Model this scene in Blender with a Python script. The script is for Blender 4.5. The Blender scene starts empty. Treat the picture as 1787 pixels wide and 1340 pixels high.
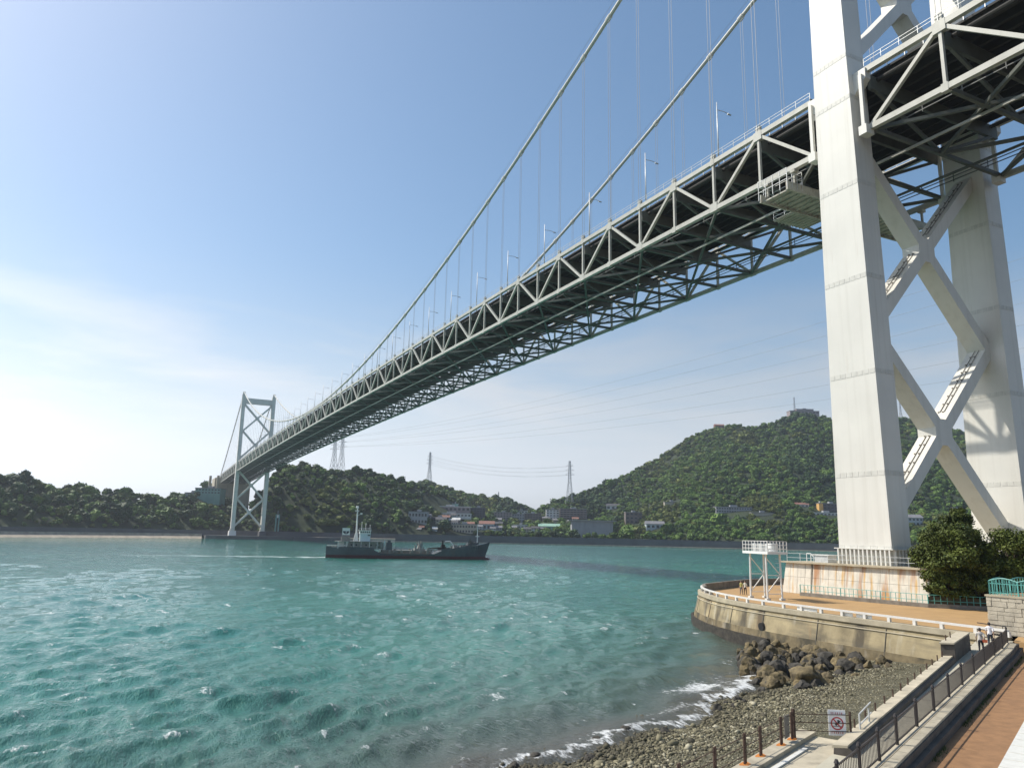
import bpy, bmesh, math, random
import numpy as np
from mathutils import Vector, Matrix, Euler, noise as mnoise
R = math.radians
random.seed(7); rng = np.random.default_rng(7)
scene = bpy.context.scene
COL = scene.collection

# ------------------------------------------------------------------ camera, sky, sun, exposure
CAM = np.array([-97.23, -65.54, 10.75]); YAW, PITCH, ROLL, FPX = R(26.13), R(11.35), R(1.23), 1298.8
fw = np.array([math.sin(YAW)*math.cos(PITCH), math.cos(YAW)*math.cos(PITCH), math.sin(PITCH)])
rt0 = np.array([math.cos(YAW), -math.sin(YAW), 0.0]); up0 = np.cross(rt0, fw)
rt = rt0*math.cos(ROLL)+up0*math.sin(ROLL); up = -rt0*math.sin(ROLL)+up0*math.cos(ROLL)
cam_d = bpy.data.cameras.new('camera'); cam = bpy.data.objects.new('camera', cam_d); COL.objects.link(cam)
cam.matrix_world = Matrix(((rt[0], up[0], -fw[0], CAM[0]), (rt[1], up[1], -fw[1], CAM[1]), (rt[2], up[2], -fw[2], CAM[2]), (0, 0, 0, 1)))
cam_d.sensor_fit = 'HORIZONTAL'; cam_d.sensor_width = 36.0; cam_d.lens = 36.0*FPX/1787.0
cam_d.clip_start = 0.1; cam_d.clip_end = 20000
scene.camera = cam

SUN = Vector((-0.647, 0.664, 1.0)).normalized()      # towards the sun
SUN_EL = math.asin(SUN.z); SUN_AZ = math.atan2(SUN.x, SUN.y)
world = bpy.data.worlds.new('World'); scene.world = world; world.use_nodes = True
wn = world.node_tree.nodes; wl = world.node_tree.links; wn.clear()
w_out = wn.new('ShaderNodeOutputWorld'); w_bg = wn.new('ShaderNodeBackground'); w_sky = wn.new('ShaderNodeTexSky')
w_sky.sky_type = 'NISHITA'; w_sky.sun_disc = False
w_sky.sun_elevation = SUN_EL; w_sky.sun_rotation = SUN_AZ
w_sky.altitude = 0; w_sky.air_density = 1.0; w_sky.dust_density = 1.4; w_sky.ozone_density = 1.3
w_bg.inputs['Strength'].default_value = 0.14
w_co = wn.new('ShaderNodeTexCoord'); w_map = wn.new('ShaderNodeMapping'); w_map.inputs['Location'].default_value = (3, 1, 0); w_map.inputs['Scale'].default_value = (1.6, 1.6, 9.0)
w_noi = wn.new('ShaderNodeTexNoise'); w_noi.inputs['Scale'].default_value = 1.7; w_noi.inputs['Detail'].default_value = 7; w_noi.inputs['Roughness'].default_value = 0.5
w_noi.inputs['Distortion'].default_value = 0.3
w_rmp = wn.new('ShaderNodeValToRGB'); w_rmp.color_ramp.elements[0].position = 0.47; w_rmp.color_ramp.elements[1].position = 0.66
w_sep = wn.new('ShaderNodeSeparateXYZ')
w_el = wn.new('ShaderNodeMapRange'); w_el.inputs['From Min'].default_value = 0.32; w_el.inputs['From Max'].default_value = 0.20
w_mul = wn.new('ShaderNodeMath'); w_mul.operation = 'MULTIPLY'
w_m2 = wn.new('ShaderNodeMath'); w_m2.operation = 'MULTIPLY'; w_m2.inputs[1].default_value = 0.62
w_bw = wn.new('ShaderNodeRGBToBW'); w_br = wn.new('ShaderNodeMath'); w_br.operation = 'MULTIPLY'; w_br.inputs[1].default_value = 1.45
w_mix = wn.new('ShaderNodeMix'); w_mix.data_type = 'RGBA'
wl.new(w_co.outputs['Generated'], w_map.inputs['Vector']); wl.new(w_map.outputs['Vector'], w_noi.inputs['Vector'])
wl.new(w_noi.outputs['Fac'], w_rmp.inputs['Fac']); wl.new(w_co.outputs['Generated'], w_sep.inputs[0]); wl.new(w_sep.outputs['Z'], w_el.inputs['Value'])
wl.new(w_rmp.outputs['Color'], w_mul.inputs[0]); wl.new(w_el.outputs[0], w_mul.inputs[1]); wl.new(w_mul.outputs[0], w_m2.inputs[0])
wl.new(w_sky.outputs['Color'], w_bw.inputs[0]); wl.new(w_bw.outputs[0], w_br.inputs[0])
wl.new(w_m2.outputs[0], w_mix.inputs['Factor']); wl.new(w_sky.outputs['Color'], w_mix.inputs['A']); wl.new(w_br.outputs[0], w_mix.inputs['B'])
w_veil = wn.new('ShaderNodeMapRange'); w_veil.interpolation_type = 'SMOOTHERSTEP'; w_veil.inputs['From Min'].default_value = 0.40; w_veil.inputs['From Max'].default_value = 0.0; w_veil.inputs['To Max'].default_value = 0.9
w_mix2 = wn.new('ShaderNodeMix'); w_mix2.data_type = 'RGBA'; w_br2 = wn.new('ShaderNodeMath'); w_br2.operation = 'MULTIPLY'; w_br2.inputs[1].default_value = 1.2
w_hsv = wn.new('ShaderNodeHueSaturation'); w_hsv.inputs['Saturation'].default_value = 1.12; w_hsv.inputs['Hue'].default_value = .492; wl.new(w_sky.outputs['Color'], w_hsv.inputs['Color'])
wl.new(w_hsv.outputs[0], w_mix.inputs['A'])
wl.new(w_sep.outputs['Z'], w_veil.inputs['Value']); wl.new(w_bw.outputs[0], w_br2.inputs[0]); wl.new(w_veil.outputs[0], w_mix2.inputs['Factor']); wl.new(w_mix.outputs['Result'], w_mix2.inputs['A']); w_tint = wn.new('ShaderNodeMix'); w_tint.data_type = 'RGBA'; w_tint.blend_type = 'MULTIPLY'; w_tint.inputs['Factor'].default_value = 1.0; w_tint.inputs['B'].default_value = (.93, .99, 1.07, 1); wl.new(w_br2.outputs[0], w_tint.inputs['A']); wl.new(w_tint.outputs['Result'], w_mix2.inputs['B'])
wl.new(w_mix2.outputs['Result'], w_bg.inputs['Color']); wl.new(w_bg.outputs[0], w_out.inputs['Surface'])

sun_d = bpy.data.lights.new('sun', 'SUN'); sun_o = bpy.data.objects.new('sun', sun_d); COL.objects.link(sun_o)
sun_d.energy = 4.8; sun_d.angle = R(0.53); sun_d.color = (1.0, 0.94, 0.84)
sun_o.rotation_euler = (-SUN).to_track_quat('-Z', 'Y').to_euler(); sun_o.location = (-100, 100, 300)
vs = scene.view_settings; vs.view_transform = 'Standard'; vs.look = 'None'; vs.exposure = 0.12; vs.gamma = 1.0; vs.use_curve_mapping = False
scene.cycles.max_bounces = 6; scene.cycles.diffuse_bounces = 3; scene.cycles.glossy_bounces = 3; scene.cycles.transparent_max_bounces = 4
scene.cycles.sample_clamp_indirect = 6.0; scene.cycles.sample_clamp_direct = 0.0

# ------------------------------------------------------------------ helpers
def ray(x, y): return fw + rt*(x-893.5)/FPX - up*(y-670)/FPX
def at_d(x, y, D): return CAM + ray(x, y)*D                      # a point at depth D along the view axis
def at_z(x, y, z): d = ray(x, y); return CAM + d*(z-CAM[2])/d[2]
def at_X(x, y, X): d = ray(x, y); return CAM + d*(X-CAM[0])/d[0]
def at_Y(x, y, Y): d = ray(x, y); return CAM + d*(Y-CAM[1])/d[1]

def wloc(o):
    v = Vector((0, 0, 0))
    while o is not None: v = v + o.location; o = o.parent
    return v
def tag(o, label=None, cat=None, group=None, kind=None):
    if label: o['label'] = label
    if cat: o['category'] = cat
    if group: o['group'] = group
    if kind: o['kind'] = kind
    return o
def empty(name, loc=(0, 0, 0), parent=None, rz=0.0):
    o = bpy.data.objects.new(name, None); COL.objects.link(o); o.empty_display_size = 0.5
    o.location = Vector(loc) - (wloc(parent) if parent else Vector((0, 0, 0)))
    o.rotation_euler[2] = rz; o.parent = parent
    return o
def thing(name, label, cat, loc=(0, 0, 0), group=None, rz=0.0): return tag(empty(name, loc, None, rz), label, cat, group)
def link(name, me, parent=None, loc=None):
    o = bpy.data.objects.new(name, me); COL.objects.link(o); o.parent = parent
    if loc is not None: o.location = loc
    return o

class MB:
    def __init__(s): s.v = []; s.f = []; s.m = []; s.mi = 0
    def add(s, vs_, fs): 
        b = len(s.v); s.v += [tuple(map(float, p)) for p in vs_]; s.f += [tuple(i+b for i in f) for f in fs]; s.m += [s.mi]*len(fs); return s
    def box(s, c, d, rz=0.0, top=1.0):
        x, y, z = d[0]/2, d[1]/2, d[2]/2; ca, sa = math.cos(rz), math.sin(rz); P = []
        for k in (-1, 1):
            t = top if k > 0 else 1.0
            for i, j in ((-1, -1), (1, -1), (1, 1), (-1, 1)):
                a, b = i*x*t, j*y*t; P.append((c[0]+a*ca-b*sa, c[1]+a*sa+b*ca, c[2]+k*z))
        return s.add(P, [(3, 2, 1, 0), (4, 5, 6, 7), (0, 1, 5, 4), (1, 2, 6, 5), (2, 3, 7, 6), (3, 0, 4, 7)])
    def beam(s, p0, p1, w, h, ref=(0, 0, 1)):
        p0, p1 = Vector(p0), Vector(p1); d = (p1-p0).normalized(); r = Vector(ref)
        if abs(d.dot(r)) > .98: r = Vector((0, 1, 0))
        a = d.cross(r).normalized(); b = a.cross(d).normalized(); P = []
        for p in (p0, p1):
            for i, j in ((-1, -1), (1, -1), (1, 1), (-1, 1)): P.append(p+a*i*w/2+b*j*h/2)
        return s.add(P, [(3, 2, 1, 0), (4, 5, 6, 7), (0, 1, 5, 4), (1, 2, 6, 5), (2, 3, 7, 6), (3, 0, 4, 7)])
    def tube(s, pts, r, n=6, r1=None):
        pts = [Vector(p) for p in pts]; N = len(pts); P = []; F = []
        for k, p in enumerate(pts):
            d = (pts[min(k+1, N-1)]-pts[max(k-1, 0)]).normalized(); q = Vector((0, 0, 1)) if abs(d.z) < .95 else Vector((0, 1, 0))
            a = d.cross(q).normalized(); b = a.cross(d)
            rr = r if r1 is None else r+(r1-r)*k/max(1, N-1)
            for i in range(n): t = 2*math.pi*i/n; P.append(p+a*math.cos(t)*rr+b*math.sin(t)*rr)
        for k in range(N-1):
            for i in range(n): j = (i+1) % n; F.append((k*n+i, k*n+j, (k+1)*n+j, (k+1)*n+i))
        F.append(tuple(range(n-1, -1, -1))); F.append(tuple((N-1)*n+i for i in range(n)))
        return s.add(P, F)
    def prism(s, poly, z0, z1, poly1=None):
        n = len(poly); poly1 = poly1 or poly
        P = [(p[0], p[1], z0) for p in poly]+[(p[0], p[1], z1) for p in poly1]
        F = [tuple(range(n-1, -1, -1)), tuple(range(n, 2*n))]+[(i, (i+1) % n, n+(i+1) % n, n+i) for i in range(n)]
        return s.add(P, F)
    def strip(s, rows):                        # rows of equal length -> quads
        n = len(rows[0]); P = [p for r in rows for p in r]; F = []
        for k in range(len(rows)-1):
            for i in range(n-1): F.append((k*n+i, k*n+i+1, (k+1)*n+i+1, (k+1)*n+i))
        return s.add(P, F)
    def loft(s, rows, cap=True):               # closed rings
        n = len(rows[0]); P = [p for r in rows for p in r]; F = []
        for k in range(len(rows)-1):
            for i in range(n): j = (i+1) % n; F.append((k*n+i, k*n+j, (k+1)*n+j, (k+1)*n+i))
        if cap: F.append(tuple(range(n-1, -1, -1))); F.append(tuple((len(rows)-1)*n+i for i in range(n)))
        return s.add(P, F)
    def mesh(s, name, mats, off=(0, 0, 0), smooth=False):
        me = bpy.data.meshes.new(name); o = Vector(off)
        me.from_pydata([(v[0]-o.x, v[1]-o.y, v[2]-o.z) for v in s.v], [], s.f)
        if not isinstance(mats, (list, tuple)): mats = [mats]
        for m in mats: me.materials.append(m)
        if len(mats) > 1: me.polygons.foreach_set('material_index', s.m)
        if smooth: me.polygons.foreach_set('use_smooth', [True]*len(me.polygons))
        bm = bmesh.new(); bm.from_mesh(me); bmesh.ops.recalc_face_normals(bm, faces=bm.faces); bm.to_mesh(me); bm.free()
        me.update(); return me
    def build(s, name, mats, parent=None, world=True, smooth=False):
        off = wloc(parent) if (parent is not None and world) else Vector((0, 0, 0))
        return link(name, s.mesh(name, mats, off, smooth), parent)

_unit = {}
def unit(kind, m):
    k = (kind, m.name)
    if k not in _unit:
        b = MB()
        if kind == 'box': b.box((0, 0, 0), (1, 1, 1))
        else: b.tube([(0, 0, -.5), (0, 0, .5)], .5, 8)
        _unit[k] = b.mesh('unit_'+kind, m)
    return _unit[k]
def member(name, m, p0, p1, w, h, parent, ref=(0, 0, 1), kind='box', world=True):   # one bar as an object of its own, shared mesh
    off = wloc(parent) if (parent is not None and world) else Vector((0, 0, 0))
    p0, p1 = Vector(p0)-off, Vector(p1)-off; d = p1-p0; L = d.length; d.normalize(); r = Vector(ref)
    if abs(d.dot(r)) > .98: r = Vector((0, 1, 0))
    a = d.cross(r).normalized(); b = d.cross(a).normalized(); c = (p0+p1)/2
    o = bpy.data.objects.new(name, unit(kind, m)); COL.objects.link(o); o.parent = parent
    o.matrix_basis = Matrix(((a.x*w, b.x*h, d.x*L, c.x), (a.y*w, b.y*h, d.y*L, c.y), (a.z*w, b.z*h, d.z*L, c.z), (0, 0, 0, 1)))
    return o
def block(name, m, c, d, parent, rz=0.0, world=True):
    off = wloc(parent) if (parent is not None and world) else Vector((0, 0, 0))
    o = bpy.data.objects.new(name, unit('box', m)); COL.objects.link(o); o.parent = parent
    o.location = Vector(c)-off; o.rotation_euler[2] = rz; o.scale = d
    return o

# ------------------------------------------------------------------ materials
def mat(name, col, rough=.6, var=.15, scale=.6, metal=0.0, bump=0.0, bscale=None, col2=None, streak=None, spec=.5, world_co=True, detail=5):
    m = bpy.data.materials.new(name); m.use_nodes = True; nt = m.node_tree; N = nt.nodes; L = nt.links
    b = N['Principled BSDF']; b.inputs['Roughness'].default_value = rough; b.inputs['Metallic'].default_value = metal
    b.inputs['Specular IOR Level'].default_value = spec
    g = N.new('ShaderNodeNewGeometry'); tc = N.new('ShaderNodeTexCoord')
    src = g.outputs['Position'] if world_co else tc.outputs['Object']
    n = N.new('ShaderNodeTexNoise'); n.inputs['Scale'].default_value = scale; n.inputs['Detail'].default_value = detail; n.inputs['Roughness'].default_value = .6
    L.new(src, n.inputs['Vector'])
    r = N.new('ShaderNodeValToRGB'); r.color_ramp.elements[0].position = .3; r.color_ramp.elements[1].position = .7
    c = Vector(col); lo = c*(1-var); hi = Vector(col2) if col2 else c*(1+var)
    r.color_ramp.elements[0].color = (*lo, 1); r.color_ramp.elements[1].color = (*[min(1, x) for x in hi], 1)
    L.new(n.outputs['Fac'], r.inputs['Fac']); out = r.outputs['Color']
    if streak:                                   # vertical stains: noise stretched along z
        for (scol, amt, sc, lo_, hi_) in streak:
            mp = N.new('ShaderNodeMapping'); mp.inputs['Scale'].default_value = sc; L.new(src, mp.inputs['Vector'])
            sn = N.new('ShaderNodeTexNoise'); sn.inputs['Scale'].default_value = 1.0; sn.inputs['Detail'].default_value = 4; L.new(mp.outputs[0], sn.inputs['Vector'])
            sr = N.new('ShaderNodeMapRange'); sr.inputs['From Min'].default_value = lo_; sr.inputs['From Max'].default_value = hi_; sr.inputs['To Max'].default_value = amt
            L.new(sn.outputs['Fac'], sr.inputs['Value'])
            mx = N.new('ShaderNodeMix'); mx.data_type = 'RGBA'; L.new(sr.outputs[0], mx.inputs['Factor']); L.new(out, mx.inputs['A']); mx.inputs['B'].default_value = (*scol, 1)
            out = mx.outputs['Result']
    L.new(out, b.inputs['Base Color'])
    if bump:
        bn = N.new('ShaderNodeTexNoise'); bn.inputs['Scale'].default_value = bscale or scale*4; bn.inputs['Detail'].default_value = 6; L.new(src, bn.inputs['Vector'])
        bp = N.new('ShaderNodeBump'); bp.inputs['Strength'].default_value = bump; bp.inputs['Distance'].default_value = .05
        L.new(bn.outputs['Fac'], bp.inputs['Height']); L.new(bp.outputs[0], b.inputs['Normal'])
    return m

M = {}
M['tower'] = mat('tower_paint', (.67, .655, .60), .45, .06, .15, streak=[((.50, .48, .42), .4, (1.2, 1.2, .03), .5, .75), ((.45, .36, .24), .35, (2.3, 2.3, .10), .66, .8)])
M['splice'] = mat('splice_plate_paint', (.58, .57, .52), .5, .12, 1.0)
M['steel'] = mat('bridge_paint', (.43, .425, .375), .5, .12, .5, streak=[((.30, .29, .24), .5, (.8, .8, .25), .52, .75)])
M['steel_shaded'] = mat('bridge_paint_shaded', (.10, .108, .092), .6, .2, .5)  # darker copy of the bridge paint, shade under the deck put into the colour
M['deck'] = mat('deck_underside_shaded', (.03, .03, .027), .8, .25, .3)  # near black: the underside's shade is part of this colour
M['cable'] = mat('cable_wrap', (.56, .55, .50), .5, .08, .5)
M['rope'] = mat('hanger_rope', (.30, .31, .32), .5, .1, 1)
M['galv'] = mat('galvanised_steel', (.55, .56, .55), .45, .15, 2, metal=.3)
M['rail_dark'] = mat('dark_railing', (.09, .095, .09), .6, .2, 1)
M['gantry'] = mat('gantry_paint', (.40, .39, .33), .6, .25, .8, streak=[((.22, .15, .09), .7, (2, 2, .5), .55, .75)])
M['conc'] = mat('seawall_concrete', (.31, .255, .15), .9, .35, .45, bump=.3, bscale=3, streak=[((.075, .062, .042), .9, (.55, .55, .10), .52, .64), ((.09, .08, .06), .7, (.16, .16, .9), .52, .68), ((.50, .46, .36), .55, (.9, .9, .12), .58, .74), ((.34, .19, .08), .5, (.35, .35, .06), .60, .72)])
M['pile'] = mat('tarred_sheet_pile', (.022, .020, .017), .7, .4, 2.0, bump=.5, bscale=6, col2=(.07, .06, .045))
M['conc_low'] = mat('splash_stained_concrete', (.17, .135, .075), .9, .4, .9, bump=.5, bscale=4, streak=[((.05, .045, .03), .9, (.6, .6, .35), .48, .62), ((.36, .32, .25), .5, (.8, .8, .4), .6, .72)])
M['conc_tide'] = mat('tide_stained_concrete', (.045, .04, .026), .85, .35, 1.2, bump=.6, bscale=4)
M['cope'] = mat('coping_concrete', (.40, .35, .25), .9, .18, .8, bump=.2, bscale=6)
M['dconc'] = mat('weathered_ramp_concrete', (.45, .40, .30), .9, .2, 1.1, bump=.25, bscale=8, streak=[((.16, .14, .11), .6, (.7, .7, .7), .58, .72)])
M['grime'] = mat('grimy_concrete', (.20, .18, .15), .9, .3, 1.2, bump=.3, bscale=7)
M['grime_shaded'] = mat('grimy_shaded_concrete', (.085, .075, .065), .9, .35, 1.0, bump=.3, bscale=7)  # grime and the shade of the sunless wall faces in one colour
M['ramp'] = mat('ramp_surface', (.44, .41, .32), .9, .1, 1.5, bump=.15, bscale=12)
M['rust_wall'] = mat('rust_streaked_panel', (.62, .58, .49), .75, .12, 1.0, streak=[((.36, .15, .045), .85, (.62, .62, .03), .54, .63), ((.55, .33, .10), .8, (1.9, 1.9, .04), .55, .68), ((.34, .33, .29), .5, (3, 3, .1), .55, .7)])
M['plaza'] = mat('ochre_plaza_paving', (.40, .25, .108), .85, .10, .5, bump=.1, bscale=6, streak=[((.38, .24, .12), .5, (.22, .22, .22), .5, .72)])
M['brick'] = mat('red_brown_paving', (.275, .15, .07), .85, .18, 2.0, bump=.2, bscale=14, streak=[((.22, .12, .06), .5, (.8, .8, .8), .52, .7)])
M['whiterail'] = mat('white_rail_paint', (.66, .64, .60), .5, .1, 2)
M['kerb'] = mat('pale_paving', (.60, .60, .56), .8, .08, 3)
M['joint'] = mat('dark_joint', (.13, .12, .10), .9, .2, 3)
M['stone'] = mat('ashlar_stone', (.42, .38, .30), .9, .22, 1.3, bump=.5, bscale=9)
M['rail_brown'] = mat('brown_railing_paint', (.035, .028, .026), .5, .25, 4)
M['rust'] = mat('rusty_steel', (.075, .045, .032), .9, .35, 6, bump=.4, bscale=20)
M['ruststain'] = mat('orange_rust_stain', (.48, .17, .03), .9, .25, 8)
M['green_rail'] = mat('green_railing_paint', (.10, .34, .30), .5, .15, 3)
M['rock'] = mat('boulder_rock', (.06, .052, .036), .85, .5, 1.3, bump=1.0, bscale=5, col2=(.21, .16, .075))
M['rock_dark'] = mat('dark_wet_rock', (.05, .045, .036), .85, .35, 1.6, bump=1.0, bscale=5)
M['peb'] = mat('pebbles', (.13, .122, .075), .8, .62, 2.3, bump=.6, bscale=16, col2=(.30, .275, .175), detail=8)
M['sand'] = mat('beach_gravel', (.085, .08, .05), .9, .4, 1.8, bump=1.0, bscale=9)
M['grass'] = mat('kerb_grass', (.06, .085, .025), .9, .3, 6)
M['soil'] = mat('dark_soil', (.07, .06, .035), .95, .3, 1)
M['white'] = mat('white_paint', (.74, .74, .71), .5, .06, 1)
M['hull'] = mat('hull_grey', (.075, .088, .095), .55, .25, .25, streak=[((.16, .09, .06), .5, (.35, .35, .2), .58, .75)])
M['boot'] = mat('hull_red_brown', (.085, .028, .03), .6, .3, .4)
M['ship_deck'] = mat('ship_deck', (.20, .19, .165), .8, .3, .7, streak=[((.20, .10, .05), .6, (.6, .6, .6), .5, .7)])
M['ship_blue'] = mat('pale_blue_house_paint', (.55, .65, .68), .5, .06, 1)
M['ship_grey'] = mat('ship_grey_fittings', (.24, .24, .22), .7, .25, 1.5)
M['black'] = mat('black_rubber', (.02, .02, .02), .7, .2, 2)
M['glass'] = mat('window_glass', (.03, .04, .05), .12, .2, 1)
M['skin'] = mat('skin', (.48, .30, .21), .6, .08, 4)
M['hair'] = mat('hair', (.022, .018, .016), .6, .2, 6)
M['lattice'] = mat('pylon_steel', (.36, .38, .40), .6, .1, 1)
M['redwhite'] = mat('aviation_red', (.42, .12, .08), .6, .1, 1)
M['trunk'] = mat('bark', (.10, .075, .05), .9, .3, 4, bump=.6, bscale=12)
M['terrain'] = mat('hillside_soil', (.016, .030, .010), .95, .4, .03, col2=(.035, .055, .018))
M['scar'] = mat('pale_cut_slope', (.22, .20, .12), .95, .3, .1)
M['quay'] = mat('far_quay_wall', (.10, .10, .105), .9, .2, .08, streak=[((.10, .10, .10), .5, (.06, .06, .3), .5, .7)])
M['revet'] = mat('revetment_stone', (.36, .31, .24), .95, .3, .25, bump=.5, bscale=1.5)
M['road'] = mat('far_road', (.16, .16, .16), .9, .15, .1)

def foliage(name, dark, light, spread=.35):
    m = bpy.data.materials.new(name); m.use_nodes = True; nt = m.node_tree; N = nt.nodes; L = nt.links
    b = N['Principled BSDF']; b.inputs['Roughness'].default_value = .65; b.inputs['Specular IOR Level'].default_value = .25
    oi = N.new('ShaderNodeObjectInfo'); g = N.new('ShaderNodeNewGeometry')
    n = N.new('ShaderNodeTexNoise'); n.inputs['Scale'].default_value = .55; n.inputs['Detail'].default_value = 4; L.new(g.outputs['Position'], n.inputs['Vector'])
    a = N.new('ShaderNodeMath'); a.operation = 'MULTIPLY_ADD'; a.inputs[1].default_value = spread; L.new(oi.outputs['Random'], a.inputs[0])
    s2 = N.new('ShaderNodeMath'); s2.operation = 'MULTIPLY'; s2.inputs[1].default_value = 1-spread*.8; L.new(n.outputs['Fac'], s2.inputs[0]); L.new(s2.outputs[0], a.inputs[2])
    r = N.new('ShaderNodeValToRGB'); r.color_ramp.elements[0].position = .22; r.color_ramp.elements[1].position = .78
    r.color_ramp.elements[0].color = (*dark, 1); r.color_ramp.elements[1].color = (*light, 1)
    L.new(a.outputs[0], r.inputs['Fac']); L.new(r.outputs[0], b.inputs['Base Color'])
    return m
M['leaf_hill'] = foliage('broadleaf_canopy', (.020, .052, .009), (.135, .22, .036))
M['leaf_olive'] = foliage('olive_canopy', (.05, .075, .014), (.16, .185, .04))
M['leaf_dark'] = foliage('evergreen_canopy', (.012, .030, .011), (.05, .095, .024))
M['leaf_near'] = foliage('garden_tree_leaves', (.010, .020, .004), (.115, .145, .024), .2)
# chapters below: sea, shore, hills, bridge, plaza, beach, ship, town, people, haze
# ------------------------------------------------------------------ far shore: terrain, quay, forest
def bearing_range(P): 
    dx, dy = P[0]-CAM[0], P[1]-CAM[1]; return math.atan2(dx, dy), math.hypot(dx, dy)
SHORE_PX = [(-700, 935), (-300, 936), (0, 937), (200, 938), (400, 939), (560, 943), (860, 948), (1100, 953), (1400, 961), (1787, 970), (2300, 982)]
SH = np.array([bearing_range(at_z(x, y, 0.0)) for x, y in SHORE_PX])
SH[:, 1] = np.clip(SH[:, 1], 560, 800)
def shore_r(b): return np.interp(b, SH[:, 0], SH[:, 1])
APRON = 7.5
def layer(px, ranges):
    out = []
    for (x, y), r in zip(px, ranges):
        d = ray(x, y); b = math.atan2(d[0], d[1]); k = r/math.hypot(d[0], d[1]); out.append((b, r, CAM[2]+d[2]*k))
    return np.array(out)
def lin(a, b, n): return list(np.linspace(a, b, n))
TREE_H = 7.0
L1px = [(-500, 790), (-250, 800), (0, 828), (35, 827), (60, 836), (72, 850), (140, 851), (205, 848), (240, 857), (275, 861), (310, 859), (345, 852), (400, 866), (440, 890), (480, 912)]
L2px = [(405, 915), (430, 890), (455, 856), (480, 828), (500, 812), (530, 805), (560, 812), (590, 816), (620, 814), (650, 820), (690, 832), (730, 840), (770, 856), (800, 872), (840, 892), (880, 908)]
L4px = [(690, 850), (745, 836), (790, 850), (830, 864), (860, 869), (880, 867), (905, 877), (925, 886), (950, 896), (990, 905)]
L3px = [(915, 900), (950, 884), (985, 868), (1030, 851), (1090, 826), (1150, 796), (1200, 762), (1240, 747), (1290, 739), (1330, 742), (1380, 724), (1405, 719), (1445, 728), (1500, 738), (1560, 724), (1590, 726), (1640, 738), (1700, 757), (1787, 788), (1950, 830), (2300, 880)]
L5px = [(285, 868), (330, 856), (345, 848), (362, 839), (378, 843), (395, 852), (425, 862), (450, 880)]
def sh_px(px, add): return [float(shore_r(math.atan2(ray(x, y)[0], ray(x, y)[1])))+add for x, y in px]
LAY = [(layer(L1px, sh_px(L1px, 105)), 22), (layer(L2px, lin(870, 960, len(L2px))), 24), (layer(L4px, lin(1250, 1350, len(L4px))), 150),
       (layer(L3px, lin(1120, 1250, 5)+lin(1330, 1560, len(L3px)-5)), 150), (layer(L5px, lin(1150, 1150, len(L5px))), 400)]
B_L, B_R = [math.atan2(ray(x, 930)[0], ray(x, 930)[1]) for x in (1060, 1200)]
def sm(t): t = np.clip(t, 0, 1); return t*t*(3-2*t)
_ph = rng.uniform(0, 6.28, (18, 3)); _fr = rng.uniform(.006, .03, 18); _an = rng.uniform(0, 3.14, 18)
def bumps(X, Y):
    z = np.zeros_like(X)
    for k in range(18): z = z+np.sin((X*np.cos(_an[k])+Y*np.sin(_an[k]))*_fr[k]*2.2+_ph[k, 0])*(.02/_fr[k])*.9
    return z
def ground(X, Y):
    dx, dy = X-CAM[0], Y-CAM[1]; b = np.arctan2(dx, dy); r = np.hypot(dx, dy); s = shore_r(b)
    z = np.where(r < s+1.0, -4.0, APRON)
    best = np.zeros_like(z); which = np.full(z.shape, -1)
    for k, (A, front) in enumerate(LAY):
        rr = np.interp(b, A[:, 0], A[:, 1]); zr = np.interp(b, A[:, 0], A[:, 2], left=0, right=0)-TREE_H
        f0 = s+(np.interp(b, [B_L, B_R], [150, 30]) if k == 3 else front); t = (r-f0)/np.maximum(rr-f0, 1)
        h = np.where(t < 1, np.clip(t, 0, 1)**(.75 if k in (0, 1) else 1.12), 1-.45*sm((t-1)*1.2))*np.maximum(zr-APRON, 0)
        h = h+bumps(X, Y)*np.clip(h/40, 0, 1)*np.where(np.abs(t-1) < .12, .25, 1.0)
        which = np.where(h > best, k, which); best = np.maximum(best, h)
    return np.where(r < s+1.0, z, z+best), which
bb = np.concatenate([np.linspace(YAW-R(62), YAW-R(38), 30), np.linspace(YAW-R(37.8), YAW+R(38), 420), np.linspace(YAW+R(38.5), YAW+R(62), 30)])
tt = np.concatenate([np.linspace(0, 60, 14), np.linspace(70, 1100, 110), np.linspace(1150, 1700, 12)])
Bg, Tg = np.meshgrid(bb, tt); Rg = shore_r(Bg)+Tg+1.2
Xg, Yg = CAM[0]+np.sin(Bg)*Rg, CAM[1]+np.cos(Bg)*Rg
Zg, Wg = ground(Xg, Yg); pass
b_ = MB(); b_.strip([[(Xg[i, j], Yg[i, j], Zg[i, j]) for j in range(len(bb))] for i in range(len(tt))])
tag(b_.build('hills', M['terrain'], smooth=True), 'wooded hills along the far shore of the strait', kind='structure')

# quay wall along the far shore: revetment below, wall above, kerb on top
def shore_line(x0, x1, n, off=0.0):
    b0, b1 = [math.atan2(ray(x, 938)[0], ray(x, 938)[1]) for x in (x0, x1)]; out = []
    for b in np.linspace(b0, b1, n): r = float(shore_r(b))+off; out.append((CAM[0]+math.sin(b)*r, CAM[1]+math.cos(b)*r, b))
    return out
def wall_strip(x0, x1, n, prof, name, m, parent):
    rows = [[(CAM[0]+math.sin(b)*(shore_r(b)+o), CAM[1]+math.cos(b)*(shore_r(b)+o), z) for (o, z) in prof] for (_, _, b) in shore_line(x0, x1, n)]
    return MB().strip(rows).build(name, m, parent)
fq = thing('quay_wall', 'long grey quay wall along the far shore behind the water', 'quay wall', (*shore_line(800, 801, 2)[0][:2], 0))
wall_strip(-700, 2300, 160, [(-.6, -2), (0, 4.0), (.4, 7.0), (.9, 7.0), (.9, 7.9), (1.6, 7.9), (1.6, 7.6)], 'wall_face', M['quay'], fq)
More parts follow.
